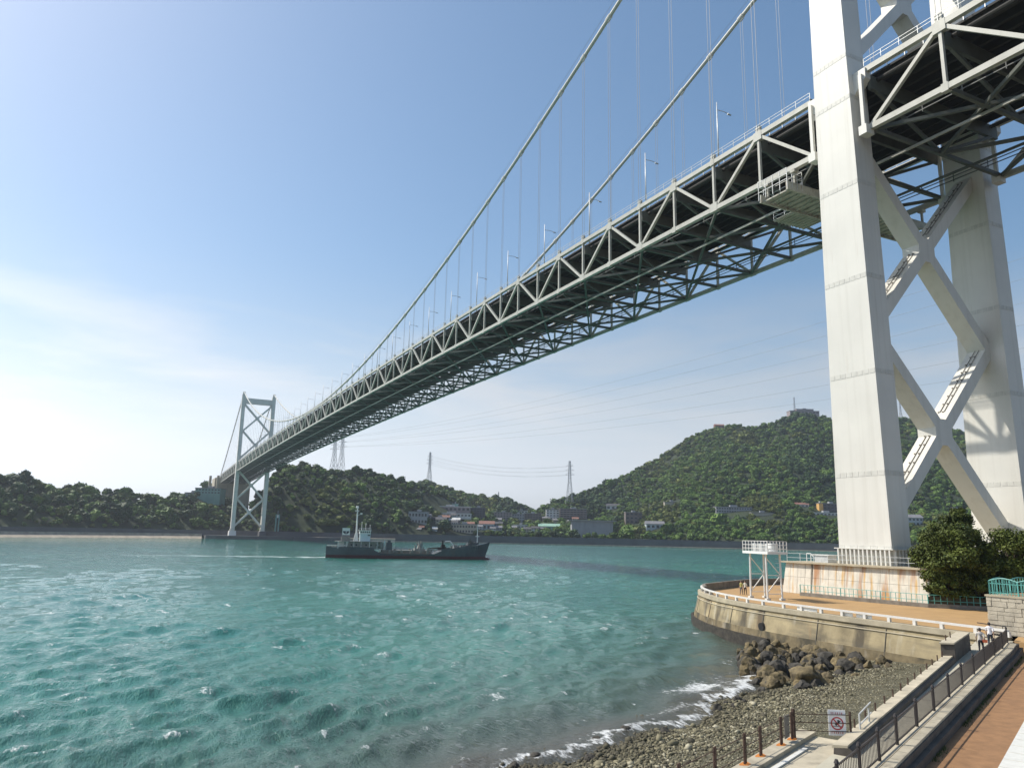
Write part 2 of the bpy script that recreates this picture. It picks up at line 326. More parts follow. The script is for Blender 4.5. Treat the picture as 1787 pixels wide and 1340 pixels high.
wall_strip(-700, 2300, 160, [(-1.3, -1.5), (-1.2, .9), (-.3, 1.0)], 'footing', M['revet'], fq)
rv = thing('stone_revetment', 'beige stone revetment strip at the waterline beyond the far tower', 'revetment', (*shore_line(200, 201, 2)[0][:2], 0))
wall_strip(-700, 352, 60, [(-16, -1.5), (-12, .3), (-3, 2.6), (-2.2, 4.2), (-.4, 4.4)], 'slope', M['revet'], rv)
wall_strip(545, 690, 20, [(-9, -1.5), (-6, 1.2), (-5.6, 3.0), (-.4, 3.3)], 'slope', M['revet'], rv)
rd = wall_strip(-700, 2300, 120, [(1.7, 7.62), (14, 7.66)], 'road', M['road'], None); tag(rd, 'road on top of the far quay', kind='structure')

# tree crowns: three kinds, each source stands as a tree of its own, the rest of the wood is instanced
def crown_mesh(name, m, seed, flat=.8, lumps=15, leaves=700):
    r = random.Random(seed); V = []; F = []
    bm = bmesh.new(); bmesh.ops.create_icosphere(bm, subdivisions=2, radius=1.0); bv = [v.co.copy() for v in bm.verts]; bf = [tuple(v.index for v in f.verts) for f in bm.faces]; bm.free()
    for k in range(lumps):
        a = r.uniform(0, 6.28); q = r.uniform(.0, .62) if k else 0; zc = r.uniform(-.15, .55)*(1-q*.7)
        c = Vector((math.cos(a)*q, math.sin(a)*q, zc*flat)); s = r.uniform(.28, .45) if k else .62
        off = len(V); o = Vector((r.uniform(0, 50), r.uniform(0, 50), r.uniform(0, 50)))
        for v in bv:
            d = 1+.55*mnoise.noise(v*2.2+o)+.3*mnoise.noise(v*5+o); p = c+Vector((v.x, v.y, v.z*.82))*s*d; V.append(tuple(p))
        F += [tuple(i+off for i in f) for f in bf]
    n = len(V)
    for k in range(leaves):
        p = Vector(V[r.randrange(n)])*r.uniform(1.0, 1.12); s = r.uniform(.05, .13)
        e = Euler((r.uniform(0, 6.3), r.uniform(0, 6.3), r.uniform(0, 6.3))).to_matrix(); off = len(V)
        for q in ((-1, -.6, 0), (1, -.6, 0), (.8, .7, .2), (-.8, .7, -.2)): V.append(tuple(p+e@Vector(q)*s))
        F.append((off, off+1, off+2, off+3))
    me = bpy.data.meshes.new(name); me.from_pydata(V, [], F); me.materials.append(m); me.update(); return me
crowns = [crown_mesh('crown', M['leaf_hill'], 1), crown_mesh('crown', M['leaf_dark'], 2, 1.0), crown_mesh('crown', M['leaf_olive'], 3, .7), crown_mesh('crown', M['leaf_hill'], 4, .95, 16)]
def ridge_tree(x, y, r_, size, me, label):
    d = ray(x, y); r_ = r_ if r_ > 1000 else float(shore_r(math.atan2(d[0], d[1])))+r_; k = r_/math.hypot(d[0], d[1]); p = CAM+d*k; zz = p[2]-size*1.0
    g = float(ground(np.array([p[0]]), np.array([p[1]]))[0][0])
    t = thing('tree', label, 'tree', (p[0], p[1], min(g, zz-1)), 'trees on the far ridges')
    tr = MB().tube([(p[0], p[1], min(g, zz-1)-.5), (p[0]+.3, p[1], zz)], .5, 6, .3).build('trunk', M['trunk'], t)
    c = link('crown', me, t); c.location = Vector((p[0], p[1], zz))-wloc(t); c.scale = (size, size, size)
    return c
srcs = [ridge_tree(88, 843, 104, 6.5, crowns[0], 'round lone tree standing against the sky on the far ridge, left of the pair'),
        ridge_tree(119, 845, 106, 5.5, crowns[1], 'smaller round tree standing against the sky on the far ridge, right of the pair'),
        ridge_tree(63, 832, 98, 7.5, crowns[2], 'broad tree at the edge of the tall wood on the far ridge'),
        ridge_tree(362, 836, 1140, 9.5, crowns[3], 'rounded treetop on the hillock beside the bridge abutment')]

CLEAR = []     # circles kept free of wood: (x, y, r)
def clear_at(x, y, D, r): p = at_d(x, y, D); CLEAR.append((p[0], p[1], r))
# ------------------------------------------------------------------ far shore: buildings, pylons, piers
ORDN = ['first', 'second', 'third', 'fourth', 'fifth', 'sixth', 'seventh', 'eighth', 'ninth', 'tenth', 'eleventh', 'twelfth', 'thirteenth', 'fourteenth', 'fifteenth', 'sixteenth', 'seventeenth', 'eighteenth', 'nineteenth', 'twentieth', 'twenty-first', 'twenty-second', 'twenty-third', 'twenty-fourth', 'twenty-fifth', 'twenty-sixth']
def paint(name, c, v=.1): return mat(name, c, .8, v, .15, streak=[((c[0]*.6, c[1]*.6, c[2]*.58), .4, (.3, .3, .05), .52, .72)])
PA = {'white': paint('render_white', (.60, .60, .58)), 'grey': paint('render_grey', (.30, .31, .32)), 'brown': paint('render_brown', (.15, .125, .11)), 'beige': paint('render_beige', (.42, .38, .30)),
      'blue': paint('panel_pale_blue', (.40, .46, .48)), 'orange': paint('render_orange', (.60, .36, .12)), 'dark': paint('render_dark', (.085, .085, .09)), 'green': paint('roof_green', (.30, .48, .38)), 'roof': paint('roof_grey', (.20, .20, .21)), 'red': paint('roof_red_brown', (.24, .12, .09)), 'mauve': paint('render_mauve', (.26, .22, .22)), 'teal': paint('render_teal', (.16, .30, .27))}
def building(x0, y0, x1, y1, D, wall, label, roof='roof', depth=14, floors=3, cols=6, style='flat', cat='building', rot=0.0, win='glass', extra=None, balcony=False):
    for D_t in np.arange(690, 1700, 4.0):          # stand the house where the line of sight meets the slope
        q = at_d((x0+x1)/2, y1, D_t)
        if float(ground(np.array([q[0]]), np.array([q[1]]))[0][0]) >= q[2]-.3: D = D_t+2; break
    pL, pR = at_d(x0, y1, D), at_d(x1, y1, D); c = (pL+pR)/2; w = float(np.linalg.norm((pR-pL)[:2])); zt = at_d((x0+x1)/2, y0, D)[2]; zbm = c[2]
    ux = (pR-pL)[:2]/w; a = math.atan2(ux[1], ux[0])+rot; ux = np.array([math.cos(a), math.sin(a)]); uy = np.array([-ux[1], ux[0]])
    if uy@(CAM[:2]-c[:2]) > 0: uy = -uy
    g = float(ground(np.array([c[0]]), np.array([c[1]]))[0][0]); base = min(g, zbm)-2.0; h = zt-base
    CLEAR.append((c[0]+uy[0]*depth*.4, c[1]+uy[1]*depth*.4, max(w*.42, 6))); CLEAR.append((c[0]-uy[0]*6, c[1]-uy[1]*6, w*.3+3)); CLEAR.append((c[0]-uy[0]*16, c[1]-uy[1]*16, w*.2+3))
    if w > 30:
        for q in (-.33, .33): CLEAR.append((c[0]+ux[0]*w*q-uy[0]*4, c[1]+ux[1]*w*q-uy[1]*4, w*.24+3))
    t = thing('building', label, cat, (c[0], c[1], base), 'buildings on the far shore')
    def pt(u, v, z): return (c[0]+ux[0]*u+uy[0]*v, c[1]+ux[1]*u+uy[1]*v, z)
    def bx(nm, m, u0, u1, v0, v1, z0, z1): 
        b = MB(); b.add([pt(u, v, z) for z in (z0, z1) for u, v in ((u0, v0), (u1, v0), (u1, v1), (u0, v1))], [(3, 2, 1, 0), (4, 5, 6, 7), (0, 1, 5, 4), (1, 2, 6, 5), (2, 3, 7, 6), (3, 0, 4, 7)]); return b.build(nm, m, t)
    bx('wall', PA[wall], -w/2, w/2, 0, depth, base, zt)
    vis = zt-zbm; fh = vis/max(1, floors)
    if floors*cols:
        cw = w/cols
        for f in range(floors):
            for k in range(cols):
                u = -w/2+cw*(k+.5); z = zbm+fh*(f+.55)
                p = pt(u, -.02, z); block('window', M['glass'], p, (cw*.56, .25, fh*.42), t, a)
            if balcony: p = pt(0, -.55, zbm+fh*f+.25); block('balcony', PA[balcony], p, (w*1.005, 1.1, fh*.30), t, a)
    if style == 'flat':
        bx('roof', PA[roof], -w/2-.4, w/2+.4, -.4, depth+.4, zt, zt+.7)
        bx('roof_plant', PA['grey'], -w*.08, w*.12, depth*.3, depth*.7, zt+.7, zt+2.8)
    elif style == 'pitch':
        b = MB(); rh = min(5, depth*.3); b.add([pt(-w/2-.6, -.8, zt), pt(w/2+.6, -.8, zt), pt(w/2+.6, depth+.8, zt), pt(-w/2-.6, depth+.8, zt), pt(-w/2-.6, depth/2, zt+rh), pt(w/2+.6, depth/2, zt+rh)], [(0, 1, 5, 4), (2, 3, 4, 5), (0, 4, 3), (1, 2, 5), (3, 2, 1, 0)]); b.build('roof', PA[roof], t)
    elif style == 'overhang':
        bx('roof', PA[roof], -w/2-4, w/2+4, -2, depth+2, zt, zt+1.0)
    return t, pt, bx, zt, zbm, w
S = lambda x, y, ox, oy, sc: (ox+x/sc, oy+y/sc)
building(712, 893, 745, 916, 800, 'grey', 'grey concrete block with a row of ground-floor windows under the cape hill', floors=2, cols=6, depth=18)
building(746, 884, 820, 893, 830, 'mauve', 'long terraced hotel-like building with wide flat roof above the shore', floors=1, cols=10, depth=22, roof='white')
building(748, 896, 822, 902, 815, 'white', 'lower terrace storey in front of the long hotel-like building', floors=1, cols=12, depth=10, roof='white')
building(789, 879, 799, 885, 845, 'teal', 'small green louvred box on the roof of the long building', floors=0, cols=0, depth=8)
building(750, 903, 782, 912, 800, 'dark', 'dark glazed low block below the long terraced building', floors=1, cols=6, depth=12)
building(822, 886, 846, 902, 850, 'dark', 'dark brown apartment block against the olive slope', floors=4, cols=5, depth=14)
building(786, 915, 831, 931, 770, 'beige', 'beige two-storey building near the quay behind the ship', floors=2, cols=9, depth=16)
building(760, 906, 778, 918, 790, 'beige', 'small cream house with dark roof behind the quay', floors=2, cols=3, depth=9, style='pitch', roof='dark')
building(836, 914, 862, 926, 800, 'blue', 'pale blue-green shed with orange roof edge by the quay', floors=1, cols=4, depth=12, style='pitch', roof='red')
building(862, 894, 893, 910, 870, 'mauve', 'mauve apartment block in the valley gap', floors=4, cols=6, depth=14)
building(893, 897, 915, 915, 850, 'grey', 'grey apartment block in the valley gap, nearer the quay', floors=4, cols=5, depth=14)
building(915, 896, 944, 912, 860, 'brown', 'brown apartment block at the foot of the mountain', floors=4, cols=6, depth=14)
building(898, 891, 921, 896, 900, 'white', 'white-topped roof building behind the apartment blocks', floors=1, cols=4, depth=10)
building(953, 889, 976, 906, 860, 'white', 'white stepped building beside the balconied apartment block', floors=4, cols=4, depth=12)
building(977, 888, 1024, 907, 840, 'brown', 'five-storey balconied brown apartment block above the white warehouse', floors=5, cols=8, depth=16, balcony='mauve')
building(998, 909, 1070, 938, 790, 'grey', 'big blank pale warehouse wall with thin overhanging roof behind the quay', floors=0, cols=0, depth=24, style='overhang', roof='grey')
building(940, 918, 977, 926, 790, 'green', 'low house with pale green metal roof beside the dark trees', floors=1, cols=5, depth=12, style='pitch', roof='green')
building(896, 916, 921, 924, 800, 'white', 'low shop with a white fascia near the quay', floors=1, cols=4, depth=10, roof='white')
building(1058, 882, 1082, 890, 920, 'white', 'white hillside house with dark roof under the mountain', floors=1, cols=3, depth=10, style='pitch', roof='dark')
building(1092, 894, 1121, 914, 800, 'brown', 'square brown block half hidden by trees', floors=3, cols=4, depth=14)
building(1128, 914, 1160, 924, 780, 'blue', 'low pale blue warehouse among the trees right of the brown block', floors=1, cols=4, depth=12, style='pitch')
building(1250, 885, 1312, 895, 860, 'grey', 'long grey two-storey hillside building', floors=2, cols=14, depth=12)
building(1312, 895, 1350, 901, 850, 'beige', 'pale retaining terrace beside the long grey hillside building', floors=0, cols=0, depth=8)
building(1160, 876, 1185, 882, 980, 'beige', 'pale terrace clearing on the mountain foot', floors=0, cols=0, depth=8)
building(1430, 878, 1437, 893, 830, 'orange', 'orange stair tower of the dark block beside the near tower', floors=0, cols=0, depth=8)
building(1437, 879, 1470, 894, 832, 'dark', 'dark block beside the orange stair tower', floors=3, cols=5, depth=14)
building(1418, 895, 1470, 900, 815, 'white', 'white low building below the dark block and orange stair tower', floors=1, cols=8, depth=14, roof='white')
building(1390, 880, 1412, 885, 900, 'white', 'white cottage among trees left of the orange stair tower', floors=1, cols=3, depth=8, style='pitch', roof='red')
building(1586, 903, 1612, 918, 800, 'blue', 'pale blue houses seen just right of the near tower leg', floors=2, cols=4, depth=12, style='pitch')
building(1650, 889, 1690, 897, 880, 'white', 'white terrace houses seen between the near tower legs', floors=2, cols=6, depth=10)
building(1654, 903, 1705, 908, 820, 'beige', 'pale low wall building below the white terrace houses', floors=1, cols=8, depth=8)
building(340, 852, 384, 862, 800, 'teal', 'pale green rounded building on the bank beside the bridge abutment', floors=2, cols=8, depth=16)
building(322, 860, 345, 868, 780, 'grey', 'low grey lookout terrace on the wooded bank', floors=0, cols=0, depth=8)
building(1379, 717, 1430, 723, 1530, 'mauve', 'flat round lookout building on the mountain top', floors=1, cols=8, depth=20)
building(1390, 714, 1420, 718, 1532, 'mauve', 'upper storey of the lookout building on the mountain top', floors=0, cols=0, depth=14)
building(1248, 742, 1264, 747, 1400, 'red', 'small red-roofed pavilion on the shoulder of the mountain', floors=1, cols=3, depth=10, style='pitch', roof='red')

rh = random.Random(21); hx = sorted(rh.uniform(722, 1000) for _ in range(26))
for k, x in enumerate(hx):
    y = rh.uniform(906, 930); w_ = rh.uniform(8, 17); h_ = rh.uniform(5, 9); wl_ = rh.choice(('white', 'white', 'beige', 'grey', 'blue', 'mauve')); rf_ = rh.choice(('roof', 'dark', 'red', 'white', 'roof'))
    building(x, y-h_, x+w_, y, 790, wl_, f'small {dict(white="white", beige="cream", grey="grey", blue="pale blue", mauve="mauve")[wl_]} house in the waterfront town, {ORDN[k]} small house from the cape', floors=2, cols=3, depth=8, style='pitch', roof=rf_, cat='house')
# lattice pylons
def pylon(x, ytop, ybase, D, wb, label, arms=3, m='lattice', taper=.16):
    top, bot = at_d(x, ytop, D), at_d(x, ybase, D); h = top[2]-bot[2]; c = bot; z0 = bot[2]-12; h = top[2]-z0
    t = thing('lattice_pylon', label, 'pylon', (c[0], c[1], z0), 'lattice towers on the hills')
    rot = YAW+.35; ux, uy = np.array([math.cos(rot), -math.sin(rot)]), np.array([math.sin(rot), math.cos(rot)])
    def hw(f): return wb/2*(1-f/.55)+wb*.19*f/.55 if f < .55 else wb*.19*(1-(f-.55)*.9)
    def pt(i, j, f): w_ = hw(f); return (c[0]+ux[0]*i*w_+uy[0]*j*w_, c[1]+ux[1]*i*w_+uy[1]*j*w_, z0+h*f)
    th = D*.00026
    fs = [0, .16, .30, .43, .55, .66, .76, .85, .93, 1.0]
    for i, j in ((-1, -1), (1, -1), (1, 1), (-1, 1)):
        b = MB()
        for f0, f1 in zip(fs[:-1], fs[1:]): b.beam(pt(i, j, f0), pt(i, j, f1), th*1.3, th*1.3)
        b.build('leg', M[m], t)
    for f0, f1 in zip(fs[:-1], fs[1:]):
        b = MB(); cs = ((-1, -1), (1, -1), (1, 1), (-1, 1))
        for k in range(4):
            a, d = cs[k], cs[(k+1) % 4]; b.beam(pt(*a, f0), pt(*d, f1), th*.7, th*.7); b.beam(pt(*d, f0), pt(*a, f1), th*.7, th*.7); b.beam(pt(*a, f1), pt(*d, f1), th*.7, th*.7)
        b.build('lattice_bay', M[m], t)
    tips = []
    for k in range(arms):
        f = .68+.1*k; L_ = wb*.75*(1-.12*k)
        for s in (-1, 1):
            e = (c[0]+ux[0]*s*L_, c[1]+ux[1]*s*L_, z0+h*f); b = MB(); b.beam(pt(s, -1, f), e, th, th); b.beam(pt(s, 1, f), e, th, th); b.beam(pt(s, 0, f+.05), e, th*.8, th*.8); b.build('arm', M[m], t); tips.append(e)
    return tips
t1 = pylon(582, 758, 818, 905, 9, 'left of the twin lattice pylons rising from the cape hill under the deck')
t2 = pylon(595, 752, 818, 915, 9, 'right of the twin lattice pylons rising from the cape hill under the deck')
t3 = pylon(749, 788, 838, 1240, 8.5, 'slim lattice pylon alone on the olive ridge')
t4 = pylon(994, 803, 866, 1120, 10, 'lattice pylon on the shoulder of the mountain above the valley')
pylon(1387, 692, 722, 1540, 7, 'thin antenna mast on the mountain top beside the lookout', arms=0, m='lattice', taper=.12)
pylon(1572, 700, 728, 1500, 8, 'antenna mast on the mountain top seen between the near tower legs', arms=0, m='lattice', taper=.2)
pylon(870, 858, 870, 1320, 3, 'tiny mast on the low knoll in the valley gap', arms=0, taper=.3)
def wire(a, b_, sag, label, r=.13):
    a, b_ = np.array(a), np.array(b_); pts = []
    for k in range(33): t = k/32; p = a+(b_-a)*t; pts.append((p[0], p[1], p[2]-4*sag*t*(1-t)))
    o = MB().tube(pts, r, 4).build('power_line', M['lattice']); tag(o, label, 'power line', 'power lines over the strait'); return o
ends = [at_d(1900, y, 420) for y in (412, 452, 498, 540, 585, 625)]
nm = ['topmost', 'second', 'third', 'fourth', 'fifth', 'lowest']
for k, e in enumerate(ends):
    src = sorted(t2, key=lambda p: -p[2])[k]; wire(src, e, 16-1.0*k, f'thin power line crossing the sky over the mountain, {nm[k]} of the six', .085)
for k in range(6):
    wire(sorted(t3, key=lambda p: -p[2])[k], sorted(t4, key=lambda p: -p[2])[k], 10, f'thin power line between the ridge pylon and the mountain pylon, {nm[k]} of the six', .10)

# far tower quay and beacon
fq2 = thing('tower_quay', 'dark low quay around the foot of the far tower', 'quay', (0, 712, 0))
MB().prism([(-38, 702), (-30, 694), (40, 690), (72, 664), (90, 676), (60, 740), (-40, 742)], -2, 3.2).build('quay', M['quay'], fq2)
for s in (-1, 1): MB().box((s*13.9, 712, 5.4), (6.5, 11, 4.7), top=.94).build('pedestal', M['white'] if s < 0 else M['quay'], fq2)
bc = thing('beacon', 'slender pale green twin-pillar beacon on the quay beside the far tower', 'beacon', (*at_d(482, 934, 745)[:2], 3))
p = at_d(482, 934, 745); zt_ = at_d(482, 897, 745)[2]
for q in (-1.4, 1.4): MB().box((p[0]+q, p[1], (3+zt_)/2), (1.3, 1.6, zt_-3)).build('pillar', PA['teal'], bc)
MB().box((p[0], p[1], zt_-2), (1.5, 1.0, 3)).build('lamp_panel', M['white'], bc); MB().box((p[0], p[1], 3.8), (7, 5, 1.6)).build('foot', M['quay'], bc); MB().tube([(p[0], p[1], zt_-.5), (p[0], p[1], zt_+4)], .25, 6).build('mast', M['lattice'], bc)
# anchorage of the far side span
an = thing('anchorage', 'pale concrete anchorage block with two upright slabs at the far end of the bridge', 'anchorage', (0, 890, 30))
MB().box((0, 900, 38), (40, 40, 60)).build('block', PA['beige'], an)
for x in (-17.5, -25): MB().box((x, 872 if x > -20 else 884, 58), (2.6, 5, 24)).build('slab', PA['beige'], an)
CLEAR.append((0, 895, 26)); CLEAR.append((0, 712, 20)); CLEAR.append((0, 870, 14))
# marker post on the revetment, figures of the quay lamps
mk = thing('marker_post', 'small dark marker on the waterline of the far revetment', 'marker', at_z(206, 938, 0))
p = at_z(206, 937, 0); MB().box((p[0], p[1], 1.0), (2.2, 2.2, 2.4), top=.7).build('base', M['rust'], mk); MB().tube([(p[0], p[1], 2), (p[0], p[1], 4.5)], .5, 8).build('post', M['rust'], mk)
# ------------------------------------------------------------------ the wood on the hills (one mass, instanced crowns)
TOWN_TREES = .14
def forest(name, label, sel, b0, b1, r0, r1, spacing, srcw):
    area = (b1-b0)*(r1*r1-r0*r0)/2; n = int(area/spacing**2)
    b = rng.uniform(b0, b1, n); r = np.sqrt(rng.uniform(r0*r0, r1*r1, n)); X = CAM[0]+np.sin(b)*r; Y = CAM[1]+np.cos(b)*r
    Z, W = ground(X, Y); s = shore_r(b)
    keep = np.isin(W, sel) & (r > s+20)
    keep |= (W == -1) & (r > s+18) & (rng.random(n) < TOWN_TREES) & ((b < bm0) if 0 in sel else (b > bm0 if 3 in sel else False))
    for k, (A, front) in enumerate(LAY):           # nothing on slopes that face away from the strait
        rr = np.interp(b, A[:, 0], A[:, 1]); keep &= ~((W == k) & (r > rr*1.05))
    for (cx, cy, cr) in CLEAR: keep &= (np.hypot(X-cx, Y-cy) > cr)
    X, Y, Z, W = X[keep], Y[keep], Z[keep], W[keep]; n = len(X)
    sc = rng.lognormal(math.log(.56*spacing), .38, n); kind = rng.choice(len(srcw), n, p=np.array(srcw)/sum(srcw))
    patch = np.sin(X*.013+1.3)*np.sin(Y*.011+.4)+np.sin(X*.031-Y*.027)*.6
    kind = np.where((patch > .75) & (rng.random(n) < .8), 2, kind); kind = np.where((patch < -.7) & (rng.random(n) < .7), 1, kind)
    me = bpy.data.meshes.new(name); me.from_pydata([(x, y, z+s_*.55) for x, y, z, s_ in zip(X, Y, Z, sc)], [], [])
    for an, ty, da in (('tree_scale', 'FLOAT', sc), ('tree_kind', 'INT', kind.astype(np.int32)), ('tree_turn', 'FLOAT', rng.uniform(0, 6.28, n))):
        me.attributes.new(an, ty, 'POINT').data.foreach_set('value', da)
    o = link(name, me); tag(o, label, 'woodland', kind='stuff')
    ng = bpy.data.node_groups.new(name+'_nodes', 'GeometryNodeTree')
    ng.interface.new_socket('Geometry', in_out='INPUT', socket_type='NodeSocketGeometry'); ng.interface.new_socket('Geometry', in_out='OUTPUT', socket_type='NodeSocketGeometry')
    N, L = ng.nodes, ng.links; gi = N.new('NodeGroupInput'); go = N.new('NodeGroupOutput'); jn = N.new('GeometryNodeJoinGeometry')
    def attr(nm, ty): a = N.new('GeometryNodeInputNamedAttribute'); a.data_type = ty; a.inputs['Name'].default_value = nm; return a.outputs['Attribute']
    ks, ss, ts = attr('tree_kind', 'INT'), attr('tree_scale', 'FLOAT'), attr('tree_turn', 'FLOAT')
    cb = N.new('ShaderNodeCombineXYZ'); L.new(ts, cb.inputs[2])
    for k, so in enumerate(srcs):
        oi = N.new('GeometryNodeObjectInfo'); oi.inputs['Object'].default_value = so; oi.inputs['As Instance'].default_value = True
        cmpn = N.new('FunctionNodeCompare'); cmpn.data_type = 'INT'; cmpn.operation = 'EQUAL'; L.new(ks, cmpn.inputs[2]); cmpn.inputs[3].default_value = k
        ip = N.new('GeometryNodeInstanceOnPoints'); L.new(gi.outputs[0], ip.inputs['Points']); L.new(cmpn.outputs[0], ip.inputs['Selection'])
        # the source objects are scaled themselves; undo by dividing
        L.new(oi.outputs['Geometry'], ip.inputs['Instance']); L.new(cb.outputs[0], ip.inputs['Rotation']); L.new(ss, ip.inputs['Scale']); L.new(ip.outputs[0], jn.inputs[0])
    L.new(jn.outputs[0], go.inputs[0])
    md = o.modifiers.new('wood', 'NODES'); md.node_group = ng
    return n
bl, br = YAW-R(37), YAW+R(37)
bm0, bm1 = LAY[1][0][0, 0], LAY[1][0][-1, 0]
forest('forest_far_bank', 'dense dark wood on the low ridge beyond the far tower', [0, 4], bl, LAY[0][0][-1, 0]+.01, 560, 1250, 5.0, (3, 5, 1, 2))
forest('forest_cape', 'dark wood on the steep cape hill under the far end of the bridge', [1], bm0, bm1, 690, 1010, 5.0, (3, 5, 1, 2))
forest('forest_gap', 'olive green wooded slope in the gap between the two hills', [2], LAY[2][0][0, 0], LAY[2][0][-1, 0], 760, 1420, 5.8, (3, 2, 5, 2))
forest('forest_mountain', 'green wood covering the big rounded mountain across the strait', [3], bm0+.12, br, 700, 1640, 5.0, (6, 2, 2, 5))
# ------------------------------------------------------------------ the sea
D_ = np.array([.9056, .4241]); N_ = np.array([-.4241, .9056]); O_ = np.array([-76.0, -48.0])     # foreshore frame: along the ramp, towards the water
def fw_(d, n, z=0.0): p = O_+D_*d+N_*n; return (p[0], p[1], z)
def dn(X, Y): return (X-O_[0])*D_[0]+(Y-O_[1])*D_[1], (X-O_[0])*N_[0]+(Y-O_[1])*N_[1]
WIND = math.atan2(N_[1], N_[0])+math.pi+R(25)
comps = []
for k in range(64):
    lam = .7*(10/.7)**((k+rng.random())/64); a = WIND+rng.normal(0, .42); amp = .0185*lam**.6*(1.0 if lam < 5 else .75)
    comps.append((2*math.pi/lam*math.cos(a), 2*math.pi/lam*math.sin(a), rng.uniform(0, 6.28), amp*rng.uniform(.5, 1.2), lam))
lows = [(2*math.pi/l*math.cos(a), 2*math.pi/l*math.sin(a), p) for l, a, p in zip(rng.uniform(18, 160, 16), rng.uniform(0, 3.14, 16), rng.uniform(0, 6.28, 16))]
def sea_height(X, Y, rmax=None):
    h = np.zeros_like(X); c = np.zeros_like(X)
    for kx, ky, p, a, lam in comps:
        f = 1.0 if rmax is None else np.clip((lam*rmax[1]-rmax[0])/(lam*rmax[1]*.5+1e-6), 0, 1)
        s = np.sin(kx*X+ky*Y+p); h = h+a*f*(1-2*np.abs(np.sin((kx*X+ky*Y+p)/2))**1.3) if lam > 3 else h+a*f*s
    return h
def low_noise(X, Y):
    s = np.zeros_like(X)
    for kx, ky, p in lows: s = s+np.sin(kx*X+ky*Y+p)
    return s/2.8
sb = np.concatenate([np.linspace(YAW-R(75), YAW-R(40), 60), np.linspace(YAW-R(39.8), YAW+R(40), 620), np.linspace(YAW+R(40.5), YAW+R(75), 60)])
sr = np.concatenate([np.geomspace(18, 830, 520)])
SB, SR = np.meshgrid(sb, sr); SX, SY = CAM[0]+np.sin(SB)*SR, CAM[1]+np.cos(SB)*SR
cell = SR*.0075
H = np.zeros_like(SX)
for kx, ky, p, a, lam in comps:
    f = np.clip((lam/2.2-cell)/(lam/2.2*.6), 0, 1) if True else 1
    w = (kx*SX+ky*SY+p)
    H = H+a*f*((1-1.6*np.abs(np.sin(w/2))**1.25) if lam > 2.5 else np.sin(w))
d_, n_ = dn(SX, SY)
NW = 15.1+.9*np.sin(d_*.23+.5)+.5*np.sin(d_*.61)+np.clip(d_-34, 0, 30)*.35           # waterline in the n direction
off = n_-NW
calm = np.clip((off+1.0)/14, .25, 1)
LN = low_noise(SX, SY)
swell = .24*np.sin(off*.9+.8*np.sin(d_*.2)+d_*.05)*np.exp(-np.clip(off, 0, 60)/13)       # small breakers running on to the beach
Z = H*calm*(.85+.35*np.clip(LN, -1, 1))+np.where(off > -2, swell, 0)
# ship frame for wake
SHIP0 = np.array([-29.4, 236.0]); SHIP1 = np.array([32.6, 222.1]); SHD = (SHIP1-SHIP0)/np.linalg.norm(SHIP1-SHIP0); SHN = np.array([-SHD[1], SHD[0]]); SHL = float(np.linalg.norm(SHIP1-SHIP0))
sx = (SX-SHIP0[0])*SHD[0]+(SY-SHIP0[1])*SHD[1]; sy = (SX-SHIP0[0])*SHN[0]+(SY-SHIP0[1])*SHN[1]
patch = .5+.5*np.clip(LN, -1, 1)
hf = np.zeros_like(SX)
for kx, ky, p, a, lam in comps:
    if lam < 7: hf = hf+a*np.sin(kx*SX+ky*SY+p)*1.0
hf = hf/hf.std(); capn = np.zeros_like(SX)
for l_, a_, p_ in zip(rng.uniform(2.2, 7, 14), rng.uniform(0, 3.14, 14), rng.uniform(0, 6.28, 14)): capn = capn+np.sin(2*math.pi/l_*(SX*math.cos(a_)+SY*math.sin(a_))+p_)
capn = capn/2.65
caps = np.clip((H/H[:200].std()*.45+hf*.6-.6)/.7, 0, 1)*np.clip((capn-.55)/.7, 0, 1)*np.clip((patch-.1)/.3, 0, 1)*np.clip(SR/110, .74, 1.0)
fine = np.sin(SX*3.1+SY*1.7)*np.sin(SX*1.3-SY*2.9)
shore = np.exp(-((off-.25-.35*fine-.3*np.sin(d_*1.9))/.65)**2)*.88+.5*np.exp(-((off-2.2-.8*np.sin(d_*.5))/.9)**2)*(np.sin(d_*.7+1)>.1)+.4*np.exp(-((off-4.6-.6*np.sin(d_*.4))/.7)**2)*(np.sin(d_*.45+2)>.2)+.7*np.exp(-((d_-30)/10)**2)*np.exp(-((off-2.5)/3.2)**2)*(.75+.3*fine)
wake = np.where((sx < 0) & (sx > -190), np.exp(-(sy/(4.2-sx*.012))**2)*np.clip(1+sx/170, 0, 1)*1.25, 0)+np.where((sx > -2) & (sx < 55), np.exp(-((np.abs(sy)-5.8)/.8)**2)*.7*(np.sin(sx*.5)>-.3), 0)
tipd = np.hypot(SX+36, SY-4); tipf = np.exp(-((tipd-11)/4.5)**2)*np.clip((H*calm-.05)/.15, 0, 1)*.6
foam = np.clip(np.maximum.reduce([caps, shore, wake, tipf]), 0, 1)
shal = np.clip(np.exp(-np.clip(off, 0, 99)/14.0)*1.15, 0, 1)
P = np.stack([SX, SY, Z], -1).reshape(-1, 3); nb, nr = len(sb), len(sr)
idx = np.arange(nr*nb).reshape(nr, nb); Q = np.stack([idx[:-1, :-1], idx[:-1, 1:], idx[1:, 1:], idx[1:, :-1]], -1).reshape(-1, 4)
me = bpy.data.meshes.new('water'); me.vertices.add(len(P)); me.vertices.foreach_set('co', P.ravel().astype(np.float32))
me.loops.add(Q.size); me.loops.foreach_set('vertex_index', Q.ravel()[::1].astype(np.int32)); me.polygons.add(len(Q)); me.polygons.foreach_set('loop_start', np.arange(0, Q.size, 4, dtype=np.int32))
me.polygons.foreach_set('use_smooth', np.ones(len(Q), bool)); me.update(calc_edges=True); me.flip_normals()
